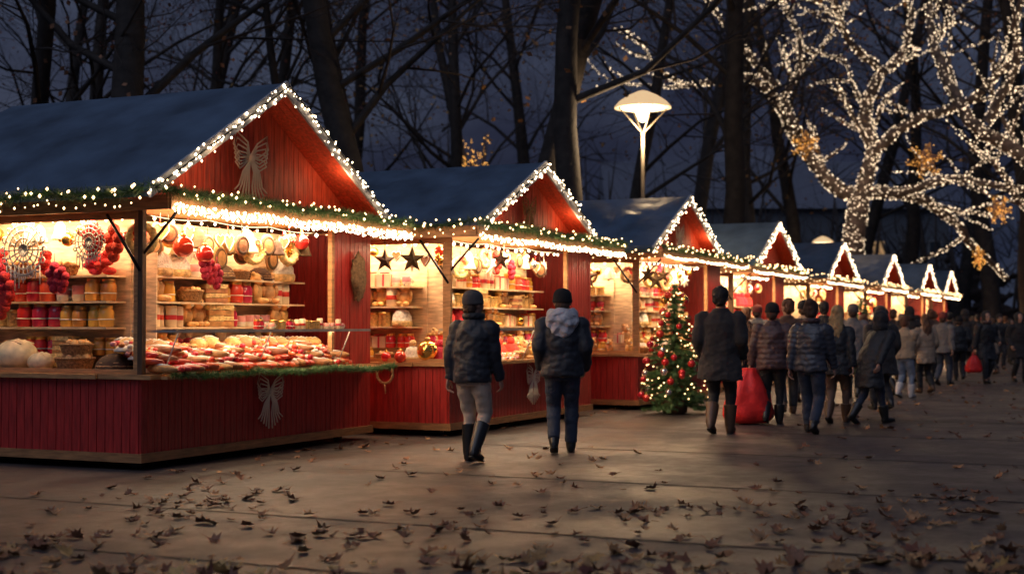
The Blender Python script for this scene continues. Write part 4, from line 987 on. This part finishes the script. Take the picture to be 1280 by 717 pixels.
lit_tree(48,[([(1365,430),(1358,330),(1335,250)],.42,.36,0),([(1335,250),(1290,195),(1235,152),(1208,95),(1195,30),(1200,-20)],.3,.12,6),([(1235,152),(1262,90),(1255,30),(1270,-15)],.18,.08,5),([(1335,250),(1285,262),(1240,215),(1200,190)],.18,.07,3)],'bare tree wrapped in fairy lights with spreading boughs',9,.75,.019)
for k,(px,py,d,r) in enumerate(((1008,181,46,.5),(1157,200,47,.62),(1250,262,44,.48),(1224,322,46,.4))):
    e=bpy.data.objects.new('hanging_star',None); COL.objects.link(e); e.location=(gx(px,d),d,gz(py,d)); e.rotation_euler=(0,k*.3,k*.4-.5); top(e,'glowing gold lattice star hanging from tree bough','star','gold stars hung in the trees')
    b_=MB()
    for (n,r1,r2) in ((6,r,r*.45),(6,r*.6,r*.3)):
        P=[(x,0,z) for x,z in starpoly(n,r1,r2)]; b_.tube(P+P[:1],[.018]*(2*n+1),5)
    for q in range(12):
        a=q*math.pi/6; L_=r*(.95 if q%2==0 else .5); b_.tube([(0,0,0),(L_*math.sin(a),0,L_*math.cos(a))],[.014]*2,4)
    O('frame',b_.mesh('frame',[m_goldem]),e)
    b_=MB()
    for q in range(95):
        kk_=R.randint(0,5); a=kk_*math.pi/3+R.uniform(-.3,.3); rr=r*R.random()**.7; b_.octa((rr*math.sin(a),R.uniform(-.05,.05),rr*math.cos(a)),.017)
    o=O('bulbs',b_.mesh('bulbs',[m_bulbg]),e); o['kind']='stuff'
    b_=MB(); b_.tube([(0,0,r*.9),(0,0,r+1.6)],[.012]*2,4); O('wire',b_.mesh('wire',[m_wire]),e)
b_=MB(); tr=MB(); rg=random.Random(8)
for k in range(26):
    a=rg.uniform(-1,1); P=[V((0,0,.0)),V((a*.2,rg.uniform(-.2,.2),5.5)),V((a*.5,rg.uniform(-.5,.5),7.6)),V((a*.8,rg.uniform(-.7,.7),9.0+rg.uniform(-.6,.9)))]
    tr.tube(P,[.12,.06,.04,.015],5); 
    for q in range(7): p=P[2].lerp(P[3],rg.random()); b_.octa(p+V((rg.uniform(-.15,.15),rg.uniform(-.3,.3),rg.uniform(-.2,.2))),.03)
e=bpy.data.objects.new('illuminated_tree',None); COL.objects.link(e); e.location=(gx(588,62),62,0); top(e,'slender tree with golden glowing lights behind stalls','tree')
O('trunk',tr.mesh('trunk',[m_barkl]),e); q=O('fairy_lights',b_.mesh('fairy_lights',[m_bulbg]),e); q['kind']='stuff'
print('trees',time.time()-T0)

# ================================================================ LEAVES
def leafmesh(sd,mat):
    rg=random.Random(sd); P=[(0,-.5),(.12,-.3),(.34,-.34),(.25,-.1),(.5,.05),(.28,.15),(.33,.38),(.12,.3),(0,.55),(-.13,.3),(-.34,.36),(-.27,.12),(-.5,.02),(-.26,-.12),(-.3,-.36),(-.1,-.3)]
    cu=rg.uniform(.4,1.5); tw=rg.uniform(-.7,.7); cx=rg.uniform(-.2,.2)
    def zz(x,y): return cu*((x-cx)**2+.35*y*y)+tw*x*y+.06*math.sin(9*x+5*y)
    PP=[(x*rg.uniform(.8,1.15),y*rg.uniform(.8,1.15)) for x,y in P]; n=len(P)
    vs=[(0,0,zz(0,0))]+[(x*.55,y*.55,zz(x*.55,y*.55)) for x,y in PP]+[(x,y,zz(x,y)) for x,y in PP]
    b_=MB(); b_.add(vs,[(0,1+k,1+(k+1)%n) for k in range(n)]+[(1+k,1+n+k,1+n+(k+1)%n,1+(k+1)%n) for k in range(n)],0,True); b_.tube([(0,-.45,.1*cu),(.03,-.85,.1)],[.015,.01],3)
    mn=min(v[2] for v in b_.v); b_.v=[(v[0],v[1],v[2]-mn) for v in b_.v]
    return b_.mesh('fallen_leaf',[mat]),b_
LM=[leafmesh(k,m_leafd if k%3 else m_leafy) for k in range(12)]
rg=random.Random(21); cl=[(rg.uniform(-3.6,4),8.2+4.5*rg.random()**1.5) for _ in range(26)]
def leafpos():
    for _ in range(50):
        if rg.random()<.5:
            c=rg.choice(cl); x,y=c[0]+rg.gauss(0,.45),c[1]+rg.gauss(0,.22)
        else: y=7.9+9*rg.random()**2.3; x=rg.uniform(-.42,.42)*y
        r=V((x+3.67,y-14.1,0)); v=r.dot(W_)
        if v<-.25 and abs(x)<y*.42+.5 and y>7.6: return x,y
    return 0,10
pos=sorted([leafpos() for _ in range(700)],key=lambda p:p[1])
for x,y in pos[:290]:
    me=rg.choice(LM)[0]; o=bpy.data.objects.new('fallen_leaf',me); COL.objects.link(o); s=rg.choice([rg.uniform(.06,.11),rg.uniform(.1,.18)])
    o.location=(x,y,.008); o.rotation_euler=(rg.uniform(-.3,.3),rg.uniform(-.3,.3),rg.uniform(0,6.28)); o.scale=(s,s,s*rg.uniform(.6,1.4)); top(o,'curled brown fallen leaf on wet paving','leaf','fallen leaves on the paving')
b_=MB()
def addleaf(x,y,s):
    src=rg.choice(LM)[1]; T=TM(x,y,.008,rg.uniform(0,6.28),rg.uniform(-.25,.25),rg.uniform(-.25,.25),s); b_.add(src.v,src.f,rg.choice([0,0,1]),False,T)
for x,y in pos[290:]: addleaf(x,y,rg.uniform(.07,.15))
for _ in range(260):
    y=18+40*rg.random()**1.5; x=y*rg.uniform(.2,.42); addleaf(x,y,rg.uniform(.07,.13))
for _ in range(110):
    t=rg.uniform(0,22); p=V((-3.67,14.1,0))+U*t-W_*rg.uniform(.1,1.0); addleaf(p.x,p.y,rg.uniform(.05,.1))
o=O('leaf_litter',b_.mesh('leaf_litter',[m_leafd,m_leafy])); top(o,'scattered brown leaf litter over wet paving','leaves',kind='stuff')

# ================================================================ WORLD
w=bpy.data.worlds.new('World'); scn.world=w; w.use_nodes=True; nt=w.node_tree; bg=nt.nodes['Background']
sk=nt.nodes.new('ShaderNodeTexSky'); sk.sky_type='NISHITA'; sk.sun_disc=False; sk.sun_elevation=math.radians(-2.5); sk.sun_rotation=math.radians(200); sk.ozone_density=3
tcw=nt.nodes.new('ShaderNodeTexCoord'); nzw=nt.nodes.new('ShaderNodeTexNoise'); nzw.inputs['Scale'].default_value=5.5; nzw.inputs['Detail'].default_value=5
mpw=nt.nodes.new('ShaderNodeMapping'); mpw.inputs['Scale'].default_value=(1,1,2.2); nt.links.new(tcw.outputs['Generated'],mpw.inputs[0]); nt.links.new(mpw.outputs[0],nzw.inputs['Vector'])
rpw=nt.nodes.new('ShaderNodeValToRGB'); rpw.color_ramp.elements[0].position=.38; rpw.color_ramp.elements[1].position=.68
rpw.color_ramp.elements[0].color=(.017,.022,.044,1); rpw.color_ramp.elements[1].color=(.05,.062,.10,1); nt.links.new(nzw.outputs[0],rpw.inputs[0])
mx=nt.nodes.new('ShaderNodeMix'); mx.data_type='RGBA'; mx.blend_type='MIX'; mx.inputs[0].default_value=.92
nt.links.new(sk.outputs[0],mx.inputs[6]); nt.links.new(rpw.outputs[0],mx.inputs[7]); nt.links.new(mx.outputs[2],bg.inputs[0]); bg.inputs[1].default_value=1.0
l=bpy.data.lights.new('dusk_fill','SUN'); l.energy=.6; l.angle=math.radians(50); l.color=(.70,.77,1)  # added bluish fill, brightens roofs and backs beyond the sky's own light
o=bpy.data.objects.new('dusk_fill',l); COL.objects.link(o); o.rotation_euler=V((.35,.55,-.75)).to_track_quat('-Z','Y').to_euler()
cam=bpy.data.cameras.new('Camera'); co=bpy.data.objects.new('Camera',cam); COL.objects.link(co); co.location=(0,0,CAMH); co.rotation_euler=(math.radians(90+1.5),0,0)
cam.lens=50; cam.sensor_width=36; cam.clip_end=1500; scn.camera=co
cam.dof.use_dof=True; cam.dof.focus_distance=15.0; cam.dof.aperture_fstop=1.4
scn.view_settings.view_transform='Standard'; scn.view_settings.look='None'; scn.view_settings.exposure=0
print('done',time.time()-T0,len(bpy.data.objects))
